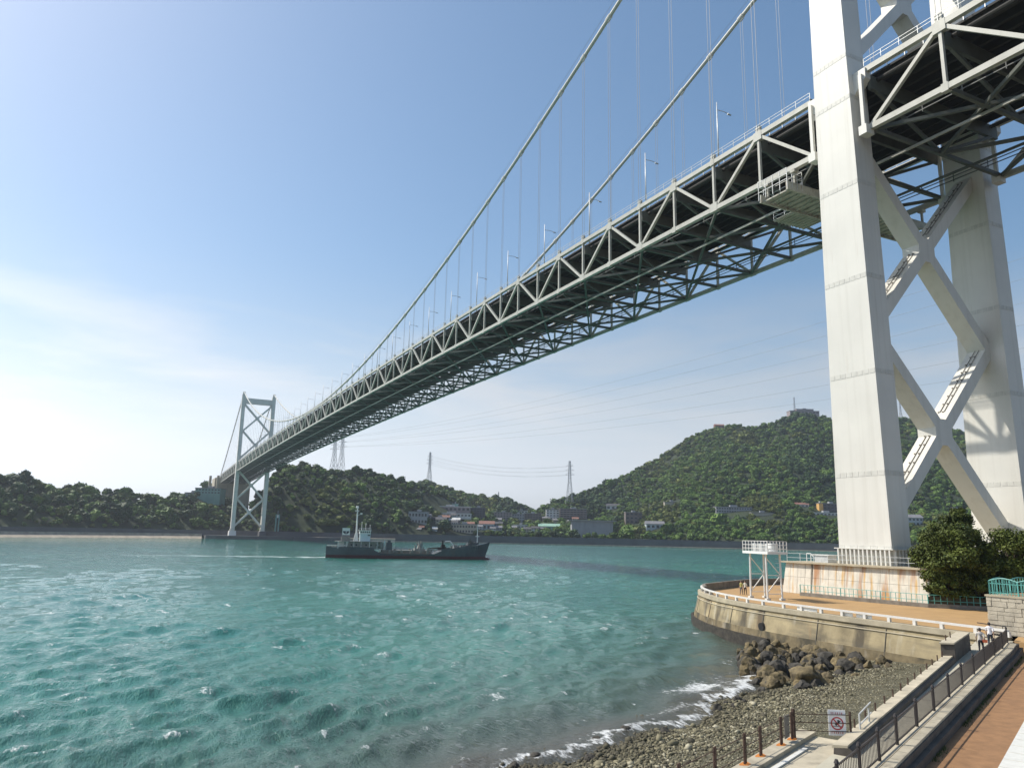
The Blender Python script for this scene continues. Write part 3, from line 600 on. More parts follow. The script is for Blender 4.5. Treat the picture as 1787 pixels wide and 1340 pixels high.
me.attributes.new('foam', 'FLOAT', 'POINT').data.foreach_set('value', foam.ravel().astype(np.float32))
me.attributes.new('shallow', 'FLOAT', 'POINT').data.foreach_set('value', shal.ravel().astype(np.float32))
m = bpy.data.materials.new('sea_water'); m.use_nodes = True; N = m.node_tree.nodes; L = m.node_tree.links; b = N['Principled BSDF']; M['water'] = m
g = N.new('ShaderNodeNewGeometry')
def attr_(n): a = N.new('ShaderNodeAttribute'); a.attribute_name = n; return a.outputs['Fac']
n1 = N.new('ShaderNodeTexNoise'); n1.inputs['Scale'].default_value = .035; n1.inputs['Detail'].default_value = 4; L.new(g.outputs['Position'], n1.inputs['Vector'])
r1 = N.new('ShaderNodeValToRGB'); e = r1.color_ramp.elements; e[0].position = .32; e[0].color = (.018, .145, .115, 1); e[1].position = .7; e[1].color = (.036, .195, .152, 1); L.new(n1.outputs['Fac'], r1.inputs['Fac'])
mxs = N.new('ShaderNodeMix'); mxs.data_type = 'RGBA'; L.new(attr_('shallow'), mxs.inputs['Factor']); L.new(r1.outputs[0], mxs.inputs['A']); mxs.inputs['B'].default_value = (.070, .066, .050, 1)
n2 = N.new('ShaderNodeTexNoise'); n2.inputs['Scale'].default_value = 4.5; n2.inputs['Detail'].default_value = 9; n2.inputs['Roughness'].default_value = .7; mpf = N.new('ShaderNodeMapping'); mpf.inputs['Rotation'].default_value[2] = -WIND; mpf.inputs['Scale'].default_value = (1.0, .4, 1); L.new(g.outputs['Position'], mpf.inputs['Vector']); L.new(mpf.outputs[0], n2.inputs['Vector'])
n2m = N.new('ShaderNodeMath'); n2m.operation = 'MULTIPLY_ADD'; n2m.inputs[1].default_value = 2.4; n2m.inputs[2].default_value = -.7; L.new(n2.outputs['Fac'], n2m.inputs[0])
ad = N.new('ShaderNodeMath'); ad.operation = 'ADD'; L.new(attr_('foam'), ad.inputs[0]); L.new(n2m.outputs[0], ad.inputs[1])
fr = N.new('ShaderNodeMapRange'); fr.inputs['From Min'].default_value = 1.12; fr.inputs['From Max'].default_value = 1.6; fr.inputs['To Max'].default_value = .92; fr.clamp = True; L.new(ad.outputs[0], fr.inputs['Value'])
mxf = N.new('ShaderNodeMix'); mxf.data_type = 'RGBA'; L.new(fr.outputs[0], mxf.inputs['Factor']); L.new(mxs.outputs['Result'], mxf.inputs['A']); mxf.inputs['B'].default_value = (.72, .74, .74, 1)
L.new(mxf.outputs['Result'], b.inputs['Base Color'])
rr_ = N.new('ShaderNodeMapRange'); rr_.inputs['To Min'].default_value = .04; rr_.inputs['To Max'].default_value = .7; L.new(fr.outputs[0], rr_.inputs['Value']); L.new(rr_.outputs[0], b.inputs['Roughness'])
b.inputs['IOR'].default_value = 1.33; b.inputs['Specular IOR Level'].default_value = .5
mp = N.new('ShaderNodeMapping'); mp.inputs['Rotation'].default_value[2] = -WIND; mp.inputs['Scale'].default_value = (1.0, .38, 1); L.new(g.outputs['Position'], mp.inputs['Vector'])
b1 = N.new('ShaderNodeTexNoise'); b1.noise_type = 'RIDGED_MULTIFRACTAL'; b1.inputs['Scale'].default_value = 1.25; b1.inputs['Detail'].default_value = 5; b1.inputs['Roughness'].default_value = .55; L.new(mp.outputs[0], b1.inputs['Vector'])
b2 = N.new('ShaderNodeTexNoise'); b2.inputs['Scale'].default_value = .28; b2.inputs['Detail'].default_value = 4; L.new(mp.outputs[0], b2.inputs['Vector'])
bs = N.new('ShaderNodeMath'); bs.operation = 'MULTIPLY_ADD'; bs.inputs[1].default_value = 1.0; L.new(b2.outputs['Fac'], bs.inputs[0]); L.new(b1.outputs['Fac'], bs.inputs[2])
b3 = N.new('ShaderNodeTexNoise'); b3.inputs['Scale'].default_value = 5.5; b3.inputs['Detail'].default_value = 4; b3.inputs['Roughness'].default_value = .6; L.new(mp.outputs[0], b3.inputs['Vector'])
bs3 = N.new('ShaderNodeMath'); bs3.operation = 'MULTIPLY_ADD'; bs3.inputs[1].default_value = .8; L.new(b3.outputs['Fac'], bs3.inputs[0]); L.new(bs.outputs[0], bs3.inputs[2])
bp = N.new('ShaderNodeBump'); bp.inputs['Strength'].default_value = 1.0; bp.inputs['Distance'].default_value = .17; L.new(bs3.outputs[0], bp.inputs['Height']); L.new(bp.outputs[0], b.inputs['Normal'])
me.materials.append(m); wo = link('water', me); tag(wo, 'choppy teal water of the strait', kind='structure')
# sea bed sheet far below, reaching past the hills
MB().box((300, 900, -14), (4600, 3900, 1)).build('sea_bed', M['soil']); tag(bpy.data.objects['sea_bed'], 'sea bed under the strait', kind='structure')
# ------------------------------------------------------------------ the suspension bridge
SPAN, PAN, NP = 712.0, 10.648, 66
U0 = (SPAN-NP*PAN)/2; TH = 8.56; HW = 14.5
def zb(u): return 65.3+2.91*4*u*(SPAN-u)/SPAN**2
ZB0, ZTOP, ZCAB = 7.75, 141.4, 144.1
bridge = thing('suspension_bridge', 'pale grey suspension bridge with truss deck crossing the strait between two braced towers', 'bridge', (0, 0, 0))
def leg_geo(z):
    k = (z-ZB0)/(ZTOP-ZB0); return 3.85+(1.89-3.85)*k, 13.9+(14.5-13.9)*k     # half length along the bridge, offset of the leg axis
LT = 1.755
def x_outline(xi0, xi1, z0, z1, hv, c):
    zc = (z0+z1)/2; xm = (xi0+xi1)/2; m = (z1-z0)/(2*xm); e = c
    up = lambda x: zc+hv+m*x
    pts = [(-xi1, z1+hv), (-c, up(c)), (c, up(c)), (xi1, z1+hv), (xi1, z1-hv), (hv/m+e, zc+m*e), (hv/m+e, zc-m*e), (xi0, z0+hv), (xi0, z0-hv),
           (c, zc-hv-m*c), (-c, zc-hv-m*c), (-xi0, z0-hv), (-xi0, z0+hv), (-hv/m-e, zc-m*e), (-hv/m-e, zc+m*e), (-xi1, z1-hv)]
    return pts
def tower(y0, near):
    t = empty('tower', (0, y0, ZB0), bridge)
    for s in (-1, 1):
        rows = []
        for z in np.linspace(ZB0, ZTOP, 12):
            a, vx = leg_geo(z); rows.append([(s*vx-LT, y0-a, z), (s*vx+LT, y0-a, z), (s*vx+LT, y0+a, z), (s*vx-LT, y0+a, z)])
        lg = MB().loft(rows).build('leg', M['tower'], t)
        MB().box((s*14.5, y0, ZTOP+1.4), (2.6, 3.6, 2.8), top=.8).build('saddle_housing', M['tower'], t)
        for zc in (9.9, 19.07, 31.96, 44.76, 57.94, 70.57, 76.97, 89.8, 102.6, 115.4, 128.2):
            a, vx = leg_geo(zc); b = MB()
            n = 8 if near else 1
            for k in range(n):
                w = 2*a/n*(.86 if n > 1 else .97); yc = y0-a+2*a*(k+.5)/n
                for q in (-1, 1): b.box((s*vx+q*(LT+.012), yc, zc), (.03, w, .62))
            n = 4 if near else 1
            for k in range(n):
                w = 2*LT/n*(.86 if n > 1 else .97); xc = s*vx-LT+2*LT*(k+.5)/n
                for q in (-1, 1): b.box((xc, y0+q*(a+.02), zc), (w, .03, .62))
            b.build('splice_band', M['splice'], t)
        if near or True:
            a, vx = leg_geo(ZB0+1)
            nn = 13 if near else 5
            for k in range(nn):
                y = y0-a+.12+(2*a-.24)*k/(nn-1)
                for q in (-1, 1):
                    if near or q < 0: block('stiffener', M['tower'], (s*vx+q*(LT+.2), y, ZB0+1.0), (.38, .2, 2.0), t)
            for k in range(6 if near else 3):
                x = s*vx-LT+.2+(2*LT-.4)*k/(5 if near else 2)
                block('stiffener', M['tower'], (x, y0-a-.2, ZB0+1.0), (.2, .38, 2.0), t)
            b = MB(); b.box((s*vx, y0, ZB0+2.06), (2*LT+.86, 2*a+.86, .1)); b.box((s*vx, y0, ZB0+.05), (2*LT+1.3, 2*a+1.3, .14)); b.build('base_plate', M['tower'], t)
        for q in (-1, 1):                 # brackets and rocker links that carry the ends of the trusses
            z1 = zb(0)+TH-1.2; a = leg_geo(z1)[0]; ye = y0+q*(U0-.35)
            b = MB(); b.add([(s*HW+dx, y0+q*yy, zz) for dx in (-.55, .55) for yy, zz in ((a-.05, z1+1.3), (U0+.25, z1+1.3), (U0+.25, z1-.2), (a-.05, z1-2.0))],
                  [(0, 1, 2, 3), (7, 6, 5, 4), (0, 4, 5, 1), (1, 5, 6, 2), (2, 6, 7, 3), (3, 7, 4, 0)]); b.build('link_bracket', M['tower'], t)
            member('rocker_link', M['tower'], (s*HW-.75, ye, z1+.4), (s*HW-.75, ye, zb(0)-.6), .42, .5, t)
            block('link_shoe', M['tower'], (s*HW-.4, ye, zb(0)-.5), (1.5, 1.2, 1.3), t)
    for z0, z1 in ((12.5, 38.5), (38.5, 65.0), (78.5, 105.0), (105.0, 131.5)):
        xi0 = leg_geo(z0)[1]-LT+.05; xi1 = leg_geo(z1)[1]-LT+.05
        pts = x_outline(xi0, xi1, z0, z1, 1.22, .55); a = 1.35 if z0 in (12.5, 78.5) else 1.31
        n = len(pts); b = MB(); b.add([(x, y0-a, z) for x, z in pts]+[(x, y0+a, z) for x, z in pts], [tuple(range(n)), tuple(range(2*n-1, n-1, -1))]+[(i, (i+1) % n, n+(i+1) % n, n+i) for i in range(n)])
        cb = b.build('cross_brace', M['tower'], t)
        if near and z0 < 40:              # ladder rails and lugs on the upper faces of the braces
            b = MB(); mm = (z1-z0)/(2*(xi0+xi1)/2); zc = (z0+z1)/2
            for sg in (1, -1):
                for yy in (-.45, .15):
                    for lo, hi in ((-.93, -.14), (.14, .93)):
                        x0_, x1_ = lo*xi0, hi*xi0; f = lambda x: (x, y0+yy, zc+sg*mm*x+1.22+.10)
                        b.beam(f(x0_), f(x1_), .07, .07)
                        for q in np.linspace(x0_, x1_, 9):
                            b.box((q, y0+yy+.2, zc+sg*mm*q+1.22+.08), (.14, .18, .16))
            b.build('ladder_rail', M['grime'], cb)
    b = MB(); b.box((0, y0, 135.3), (2*(14.5-LT)+.1, 3.0, 5.6)); b.build('top_strut', M['tower'], t)
    if near:
        for yy in (y0+7.4,):              # floodlight frame beside the leg at deck level
            b = MB()
            for q in range(4): b.beam((-11.6+q*1.1, yy, 73.6), (-11.6+q*1.1, yy, 77.2), .12, .12)
            for zz in (73.8, 75.3, 77.0): b.beam((-11.6, yy, zz), (-8.2, yy, zz), .12, .12)
            for q in range(3): b.beam((-11.6+q*1.1, yy, 73.8), (-10.5+q*1.1, yy, 77.0), .1, .1)
            b.build('service_frame', M['rail_dark'], t)
    return t
tower(0.0, True); tower(SPAN, False)

nodesets = [([U0+k*PAN for k in range(NP+1)]), ([-(U0+k*PAN) for k in range(11)]), ([SPAN+U0+k*PAN for k in range(16)])]
for s in (-1, 1):
    tr = empty('stiffening_truss', (s*HW, 0, 60), bridge); tag(tr, 'sunlit truss facing the viewer' if s < 0 else 'shaded truss on the far side of the deck')
    ms = M['steel']; gus = MB(); hand = MB()
    for si, ys in enumerate(nodesets):
        for k, y in enumerate(ys):
            zB, zT = zb(y), zb(y)+TH; B, T = (s*HW, y, zB), (s*HW, y, zT)
            if k: member('vertical', ms, (s*HW, y, zB+.4), (s*HW, y, zT-.4), .44, .42, tr)
            gus.box((s*HW+s*.0, y, zB+.25 if k % 2 == 0 else zB), (.72, 1.7 if k % 2 == 0 else .9, 1.5 if k % 2 == 0 else 1.1)) if k else None
            gus.box((s*HW, y, zT-.25 if k % 2 else zT), (.72, 1.7 if k % 2 else .9, 1.5 if k % 2 else 1.1)) if k else None
            if k: gus.box((s*HW, y, zT+1.0), (.5, .9, .9))
            if k+1 < len(ys):
                y2 = ys[k+1]; zB2, zT2 = zb(y2), zb(y2)+TH
                member('bottom_chord', ms, B, (s*HW, y2, zB2), .66, .78, tr); 
                member('top_chord', ms, T, (s*HW, y2, zT2), .66, .78, tr)
                if k % 2 == 0: member('diagonal', ms, B, (s*HW, y2, zT2), .48, .50, tr)
                else: member('diagonal', ms, T, (s*HW, y2, zB2), .48, .50, tr)
                if si != 2:
                    for q in (.0, .25, .5, .75):
                        yy = y+(y2-y)*q; hand.beam((s*(HW+.35), yy, zb(yy)+TH+.5), (s*(HW+.35), yy, zb(yy)+TH+1.55), .06, .06)
                    for h in (1.05, 1.55): hand.beam((s*(HW+.35), y, zb(y)+TH+h), (s*(HW+.35), y2, zb(y2)+TH+h), .05, .05)
    g_ = gus.build('gusset_plates', ms, tr); tag(g_, 'bolted gusset plates at the truss joints', kind='stuff')
    h_ = hand.build('chord_handrail', M['galv'], tr); tag(h_, 'thin handrail along the top chord', kind='stuff')

fl = empty('floor_system', (0, 0, 60), bridge)
for si, ys in enumerate(nodesets):
    for k, y in enumerate(ys):
        zB, zT = zb(y), zb(y)+TH; mi = M['steel_shaded']
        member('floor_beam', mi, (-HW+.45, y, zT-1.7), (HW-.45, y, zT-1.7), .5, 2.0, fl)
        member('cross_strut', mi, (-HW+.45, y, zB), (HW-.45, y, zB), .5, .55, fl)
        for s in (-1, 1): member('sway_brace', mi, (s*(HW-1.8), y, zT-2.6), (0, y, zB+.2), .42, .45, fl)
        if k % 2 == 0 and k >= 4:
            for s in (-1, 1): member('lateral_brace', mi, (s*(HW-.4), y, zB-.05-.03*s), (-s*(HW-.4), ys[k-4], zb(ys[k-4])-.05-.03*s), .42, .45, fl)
    if len(ys) > 4:
        for s in (-1, 1):               # shorter laterals close the lattice at the tower ends
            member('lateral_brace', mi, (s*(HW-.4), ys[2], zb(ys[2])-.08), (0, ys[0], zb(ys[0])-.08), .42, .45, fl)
allY = sorted(sum([list(v) for v in nodesets], []))
def ribbon(x0, x1, dz0, dz1, ys):
    return MB().loft([[(x0, y, zb(y)+dz0), (x1, y, zb(y)+dz0), (x1, y, zb(y)+dz1), (x0, y, zb(y)+dz1)] for y in ys])
dk = empty('deck', (0, 0, 70), bridge)
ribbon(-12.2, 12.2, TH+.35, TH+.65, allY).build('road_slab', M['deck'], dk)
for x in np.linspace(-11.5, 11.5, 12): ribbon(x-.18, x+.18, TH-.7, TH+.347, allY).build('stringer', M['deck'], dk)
for s in (-1, 1):
    b = MB(); ys_ = np.arange(-110, 880, 2.66)
    for y in ys_: b.beam((s*12.3, y, zb(y)+TH+.5), (s*12.3, y, zb(y)+TH+1.9), .1, .1)
    for h in (1.0, 1.45, 1.85):
        for y0_, y1_ in zip(allY[:-1], allY[1:]): b.beam((s*12.3, y0_, zb(y0_)+TH+h), (s*12.3, y1_, zb(y1_)+TH+h), .07, .07)
    o = b.build('crash_barrier', M['galv'], dk); tag(o, 'barrier rails along the deck edge', kind='stuff')
    b = MB()
    for y in np.arange(-100, 712, 5.3): b.beam((s*11.2, y, zb(y)+.6), (s*11.2, y, zb(y)+2.0), .1, .1)
    for h in (.9, 1.5, 2.0):
        for y0_, y1_ in zip(allY[:-1], allY[1:]): b.beam((s*11.2, y0_, zb(y0_)+h), (s*11.2, y1_, zb(y1_)+h), .12, .12)
    o = b.build('inspection_walkway', M['rail_dark'], dk); tag(o, 'dark inspection walkway rails inside the truss', kind='stuff')
    ribbon(s*6-.13, s*6+.13, -.75, -.42, allY).build('gantry_rail', M['steel'] if s < 0 else M['steel_shaded'], dk)  # far rail takes the copy of the paint darkened for shade
    # pipes under the deck edge
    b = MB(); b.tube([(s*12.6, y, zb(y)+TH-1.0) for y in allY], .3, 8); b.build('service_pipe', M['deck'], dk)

def zc_(y):
    if 0 <= y <= SPAN: return 77.6+(ZCAB-77.6)*((356-y)/356)**2
    t = -y/178 if y < 0 else (y-SPAN)/178
    return ZCAB+(66.0-ZCAB)*t-6*t*(1-t)
for s in (-1, 1):
    cy = list(np.linspace(-178, 0, 12))+list(np.linspace(8, 704, 88))+list(np.linspace(712, 890, 12))
    mc = MB().tube([(s*HW, y, zc_(y)) for y in cy], .42, 10).build('main_cable', M['cable'], bridge, smooth=True)
    tag(mc, 'cable over the near edge of the deck' if s < 0 else 'cable over the far edge of the deck')
    b = MB()
    for y in np.linspace(10, 702, 60): pass
    for off in (-.55, .55): b.tube([(s*(HW)+off, y, zc_(y)+1.3) for y in cy], .035, 4)
    o = b.build('hand_rope', M['rope'], mc)
    hm = MB(); hm.beam((0, -.36, 0), (0, -.36, 1), .055, .055); hm.beam((0, .36, 0), (0, .36, 1), .055, .055); hme = hm.mesh('hanger', M['rope'])
    bmesh_ = MB(); bmesh_.tube([(0, -.75, 0), (0, .75, 0)], .56, 10); bmesh_.box((0, 0, -.65), (.25, 1.1, .5)); bme = bmesh_.mesh('cable_band', M['cable'])
    for si, ys in enumerate(nodesets):
        for k, y in enumerate(ys):
            if k == 0 or (si == 0 and k == NP): continue
            z0, z1 = zb(y)+TH+.4, zc_(y)
            if z1-z0 < .8: continue
            o = link('hanger', hme, bridge, Vector((s*HW, y, z0))); o.scale = (1, 1, z1-z0)
            o = link('cable_band', bme, mc, Vector((s*HW, y, z1)))
            sl = (zc_(y+.5)-zc_(y-.5)); o.rotation_euler[0] = math.atan(sl)

# maintenance gantry hanging under the main span
ga = thing('maintenance_gantry', 'rusty maintenance gantry slung under the truss beside the near tower', 'gantry', (0, 11, 62))
gz = 61.6
for y in (8.6, 13.9): MB().beam((-16.2, y, gz+.6), (16.2, y, gz+.6), .35, 1.3).build('girder', M['gantry'], ga)
b = MB()
for x in np.arange(-15.6, 16, 1.3): b.beam((x, 8.7, gz+.2), (x, 13.8, gz+.2), .16, .2)
for x in np.arange(-15.6, 14.5, 2.6): b.beam((x, 8.7, gz+.3), (x+2.6, 13.8, gz+.3), .12, .12)
b.build('floor_bars', M['gantry'], ga); MB().box((0, 11.25, gz+.42), (30.5, 4.6, .08)).build('floor_plate', M['gantry'], ga)
for x in (-16.3, -13.2):
    b = MB()
    for y in np.linspace(8.4, 14.1, 5): b.beam((x, y, gz+.3), (x, y, gz+3.3), .09, .09)
    for z in (gz+1.6, gz+2.4, gz+3.3): b.beam((x, 8.4, z), (x, 14.1, z), .08, .08)
    b.build('guard_rail', M['galv'], ga)
b = MB()
for y in (8.4, 14.1):
    for x in np.linspace(-16.3, -13.2, 4): b.beam((x, y, gz+.3), (x, y, gz+2.6), .08, .08)
    for z in (gz+1.2, gz+1.9, gz+2.6): b.beam((-16.3, y, z), (-13.2, y, z), .07, .07)
b.build('side_rail', M['galv'], ga)
b = MB()
for x in (-14.5, -6, 6, 14.5):
    for y in (8.6, 13.9): b.beam((x, y, gz+1.2), (x, y, zb(11)-.4), .3, .3); b.box((x, y, zb(11)-.65), (.9, .9, .5))
b.build('trolley', M['gantry'], ga)
b = MB(); b.box((-5, 16.6, gz+.6), (7, 4.6, .12)); 
for x in np.arange(-8.2, -1.4, .8): b.beam((x, 14.3, gz+.45), (x, 18.9, gz+.45), .12, .16)
b.build('side_platform', M['gantry'], ga)
b = MB()
for x, y in ((-8.4, 14.3), (-8.4, 16.5), (-8.4, 18.8), (-5, 18.8), (-1.6, 18.8)): b.beam((x, y, gz+.5), (x, y, gz+2.0), .09, .09)
for z in (gz+1.2, gz+1.95): b.beam((-8.4, 14.3, z), (-8.4, 18.8, z), .08, .08); b.beam((-8.4, 18.8, z), (-1.6, 18.8, z), .08, .08)
b.build('platform_rail', M['galv'], ga)
for x in (-10.5, -2.0): MB().box((x, 11, gz+1.2), (1.8, 1.4, 1.4)).build('machine_box', M['gantry'], ga)

ORD = ['first', 'second', 'third', 'fourth', 'fifth', 'sixth', 'seventh', 'eighth', 'ninth', 'tenth', 'eleventh', 'twelfth', 'thirteenth', 'fourteenth', 'fifteenth', 'sixteenth', 'seventeenth', 'eighteenth', 'nineteenth', 'twentieth',
       'twenty-first', 'twenty-second', 'twenty-third', 'twenty-fourth', 'twenty-fifth', 'twenty-sixth', 'twenty-seventh', 'twenty-eighth', 'twenty-ninth', 'thirtieth', 'thirty-first', 'thirty-second']
lm = MB(); lm.tube([(0, 0, 0), (0, 0, 12.4)], .15, 8, .075); pole_me = lm.mesh('pole', M['galv'], smooth=True)
lm = MB(); lm.tube([(0, 0, 10.9), (1.6, 0, 11.0), (2.9, 0, 10.85)], .06, 6); arm_me = lm.mesh('arm', M['galv'])
lm = MB(); lm.loft([[(2.5, -.18, 10.75), (3.3, -.14, 10.70), (3.3, .14, 10.70), (2.5, .18, 10.75)], [(2.55, -.12, 10.95), (3.25, -.08, 10.85), (3.25, .08, 10.85), (2.55, .12, 10.95)]]); head_me = lm.mesh('lamp_head', M['galv'])
for s in (-1, 1):
    for k in range(31):
        y = 27.3+21.296*k
        if y > 700: break
        z = zb(y)+TH+.65
        t = thing('street_lamp', f'lamp post on the {"near" if s < 0 else "far"} deck edge, {ORD[k]} from the near tower', 'street lamp', (s*12.0, y, z), 'lamp posts along the bridge deck')
        t.rotation_euler[2] = 0 if s < 0 else math.pi
        for nm, me_ in (('pole', pole_me), ('arm', arm_me), ('lamp_head', head_me)): link(nm, me_, t)
# lorry on the deck near the far tower
tk = thing('lorry', 'small beige box lorry on the bridge deck beside the far tower', 'lorry', (-7.5, 640, zb(640)+TH+.65))
zl = zb(640)+TH+.65
MB().box((-7.5, 643, zl+2.3), (2.4, 7.0, 2.6)).build('cargo_box', M['dconc'], tk); MB().box((-7.5, 637.9, zl+1.7), (2.3, 2.0, 2.2), top=.9).build('cab', M['white'], tk); MB().box((-7.5, 641, zl+.75), (2.0, 10, .4)).build('chassis', M['rail_dark'], tk)
for x in (-8.5, -6.5):
    for y in (638, 643.5, 645): MB().tube([(x-.15, y, zl+.5), (x+.15, y, zl+.5)], .5, 12).build('wheel', M['black'], tk)
# ------------------------------------------------------------------ plaza, seawall, tower pier
PZ = 3.8
WALL = [(-5.0, 24.2), (-13.0, 22.9), (-19.7, 19.9), (-24.9, 17.2), (-28.6, 15.2), (-31.0, 12.6), (-33.0, 9.6), (-34.6, 6.6), (-36.1, 3.2), (-37.0, .2), (-37.7, -2.6), (-38.2, -6), (-38.55, -10), (-38.65, -14), (-38.65, -18), (-38.65, -22), (-38.7, -26), (-38.8, -30.4)]
def smooth_line(pts, n):
    pts = [Vector((p[0], p[1], 0)) for p in pts]; out = []
    for i in range(len(pts)-1):
        p0, p1, p2, p3 = pts[max(i-1, 0)], pts[i], pts[i+1], pts[min(i+2, len(pts)-1)]
        for k in range(n):
            t = k/n; out.append(.5*((2*p1)+(p2-p0)*t+(2*p0-5*p1+4*p2-p3)*t*t+(3*p1-p0-3*p2+p3)*t**3))
    out.append(pts[-1]); return out
WL = smooth_line([(12, 25.0)]+WALL, 5)
def nrm(line, i):
    d = (line[min(i+1, len(line)-1)]-line[max(i-1, 0)]).normalized(); return Vector((d.y, -d.x, 0))          # towards the water (west)
def sweep(line, prof):
    rows = []
    for i, p in enumerate(line):
        n = nrm(line, i); rows.append([(p.x+n.x*o, p.y+n.y*o, z) for o, z in prof])
    return rows
if nrm(WL, 60).x > 0:
    _n0 = nrm
    def nrm(line, i): return -_n0(line, i)
# pavement
pl = [(p.x, p.y) for p in WL[::2]]+[(-38.7, -34.5), (-30, -36), (-8, -30), (40, -30), (60, 10), (40, 26)]
tag(MB().prism(pl, 1.0, PZ).build('pavement', M['plaza']), 'ochre paving of the waterfront plaza', kind='structure')
sw = thing('seawall', 'tall curved stained concrete seawall holding the ochre plaza above the beach', 'seawall', (WL[40].x, WL[40].y, 0))
MB().loft(sweep(WL, [(-.35, 4.02), (-.35, 2.0), (-.35, -1.6), (.95, -1.6), (.86, 1.55), (.42, 3.42), (.3, 3.42), (.3, 4.02)])).build('wall_face', M['conc'], sw)
ow = MB(); ow.loft(sweep(WL, [(1.2, -1.6), (1.16, .35), (1.06, .62), (.8, .66), (.8, -1.6)])).build('tide_footing', M['conc_tide'], sw)
MB().loft(sweep(WL, [(.80, -1.5), (1.16, -1.5), (1.02, 1.0), (.90, 1.62), (.80, 1.64)])).build('splash_course', M['conc_low'], sw)
MB().loft(sweep(WL, [(-.45, 4.024), (.46, 4.024), (.46, 3.60), (.33, 3.52), (.33, 3.9), (-.45, 3.9)])).build('coping', M['cope'], sw)
MB().loft(sweep(WL, [(.50, 3.16), (.56, 3.20), (.54, 3.26), (.47, 3.27)])).build('string_course', M['cope'], sw)
for i in range(6, len(WL)-6, 9):             # joints between wall lifts
    p = WL[i]; n = nrm(WL, i); a = math.atan2(n.y, n.x)
    b = MB(); b.beam((p.x+n.x*.445, p.y+n.y*.445, 3.45), (p.x+n.x*1.02, p.y+n.y*1.02, 1.05), .05, .05); b.build('joint', M['joint'], sw)
npile = 0
for i in range(14, 62):                      # sheet piles at the toe of the round head
    for h in (0, .5):
        if i+1 >= len(WL): continue
        p = WL[i].lerp(WL[i+1], h); n = nrm(WL, i)
        block('sheet_pile', M['pile'], (p.x+n.x*1.24, p.y+n.y*1.24, .05), (.30, .40, 1.9), sw, math.atan2(n.y, n.x)); npile += 1
q = at_X(1343, 1095, -39.4)
i_ = min(range(len(WL)), key=lambda i: (WL[i]-Vector((-38, -6, 0))).length); p = WL[i_]; n = nrm(WL, i_)
b = MB(); b.tube([(p.x+n.x*.55, p.y+n.y*.55, 2.0), (p.x+n.x*.95, p.y+n.y*.95, 1.95)], .42, 14); b.build('drain_pipe', M['black'], sw)
# white guard rail on the coping: beams on stubby posts
gr = thing('guard_rail', 'low white guard rail on stubby posts along the curved seawall', 'guard rail', (WL[40].x, WL[40].y, 4.02))
MB().loft(sweep(WL, [(-.16, 4.40), (.1, 4.40), (.1, 4.56), (-.16, 4.56)])).build('rail', M['whiterail'], gr)
acc = 0.0
for i in range(1, len(WL)):
    acc += (WL[i]-WL[i-1]).length
    if acc > 2.3:
        acc = 0; n = nrm(WL, i); block('post', M['whiterail'], (WL[i].x-n.x*.03, WL[i].y-n.y*.03, 4.22), (.24, .26, .39), gr, math.atan2(n.y, n.x))
for (y0_, y1_) in ((-12.6, -10.2), (-16.6, -15.3), (-18.6, -17.0)):
    MB().box((-38.5, (y0_+y1_)/2, 4.2), (.05, y1_-y0_, .3)).build('notice_board', M['white'], gr)
# inner parapet on the far side of the round head
MB().loft(sweep(WL[:34], [(-.5, 3.7), (-.5, 4.75), (-.14, 4.75), (-.14, 3.7)])).build('parapet', M['grime'], sw)

# tower pier: panelled, rust streaked
pr = thing('tower_pier', 'rust streaked pale pier block under the near tower leg', 'pier', (-17.7, 1, PZ))
core = [(-17.4, -9.3), (-17.4, 10.9), (17.4, 10.9), (17.4, -9.3)]
MB().prism([(-18.0, -9.6), (-18.0, 11.3), (18, 11.3), (18, -9.6)], PZ-.5, 7.70, [(-17.45, -9.2), (-17.45, 10.8), (17.45, 10.8), (17.45, -9.2)]).build('core', M['joint'], pr)
ye = np.linspace(-9.75, 11.45, 18)
for k in range(17):
    for z0, z1 in ((PZ+.02, 5.9), (5.93, 7.72)):
        x0 = -18.1+(z0-PZ)*.135; x1 = -18.1+(z1-PZ)*.135; j = random.uniform(-.012, .012); y0_, y1_ = ye[k]+.02, ye[k+1]-.02
        if k == 16: y1t = y1_-(z1-PZ)*.1; y1b = y1_-(z0-PZ)*.1
        else: y1t = y1b = y1_
        b = MB(); b.add([(x0+j, y0_, z0), (x0+.3, y0_, z0), (x0+.3, y1b, z0), (x0+j, y1b, z0), (x1+j, y0_, z1), (x1+.3, y0_, z1), (x1+.3, y1t, z1), (x1+j, y1t, z1)], [(3, 2, 1, 0), (4, 5, 6, 7), (0, 1, 5, 4), (1, 2, 6, 5), (2, 3, 7, 6), (3, 0, 4, 7)])
        b.build('panel', M['rust_wall'], pr)
MB().box((0, .8, 7.80), (36.2, 21.4, .2)).build('cap', M['cope'], pr)
for y in np.linspace(-9.4, 11, 10): member('handrail_post', M['galv'], (-17.4, y, 7.9), (-17.4, y, 9.0), .06, .06, pr)
for z in (8.4, 8.95): member('handrail', M['galv'], (-17.4, -9.4, z), (-17.4, 11, z), .05, .05, pr)
member('downpipe', M['grime'], (-18.0, 6.6, PZ), (-17.58, 6.6, 7.7), .22, .22, pr)
wb = thing('service_box', 'small pale inspection hatch cabinet on top of the pier beside the tower leg', 'cabinet', (-15.5, 6.2, 7.9))
MB().box((-15.5, 6.2, 8.35), (1.6, 2.2, .9)).build('cabinet', M['galv'], wb); MB().box((-15.5, 6.2, 8.84), (1.9, 2.6, .08)).build('lid', M['white'], wb)
b = MB(); 
for yy in (8.0, 8.7): b.beam((-16.2, yy, 7.9), (-16.2, yy, 9.0), .08, .08)
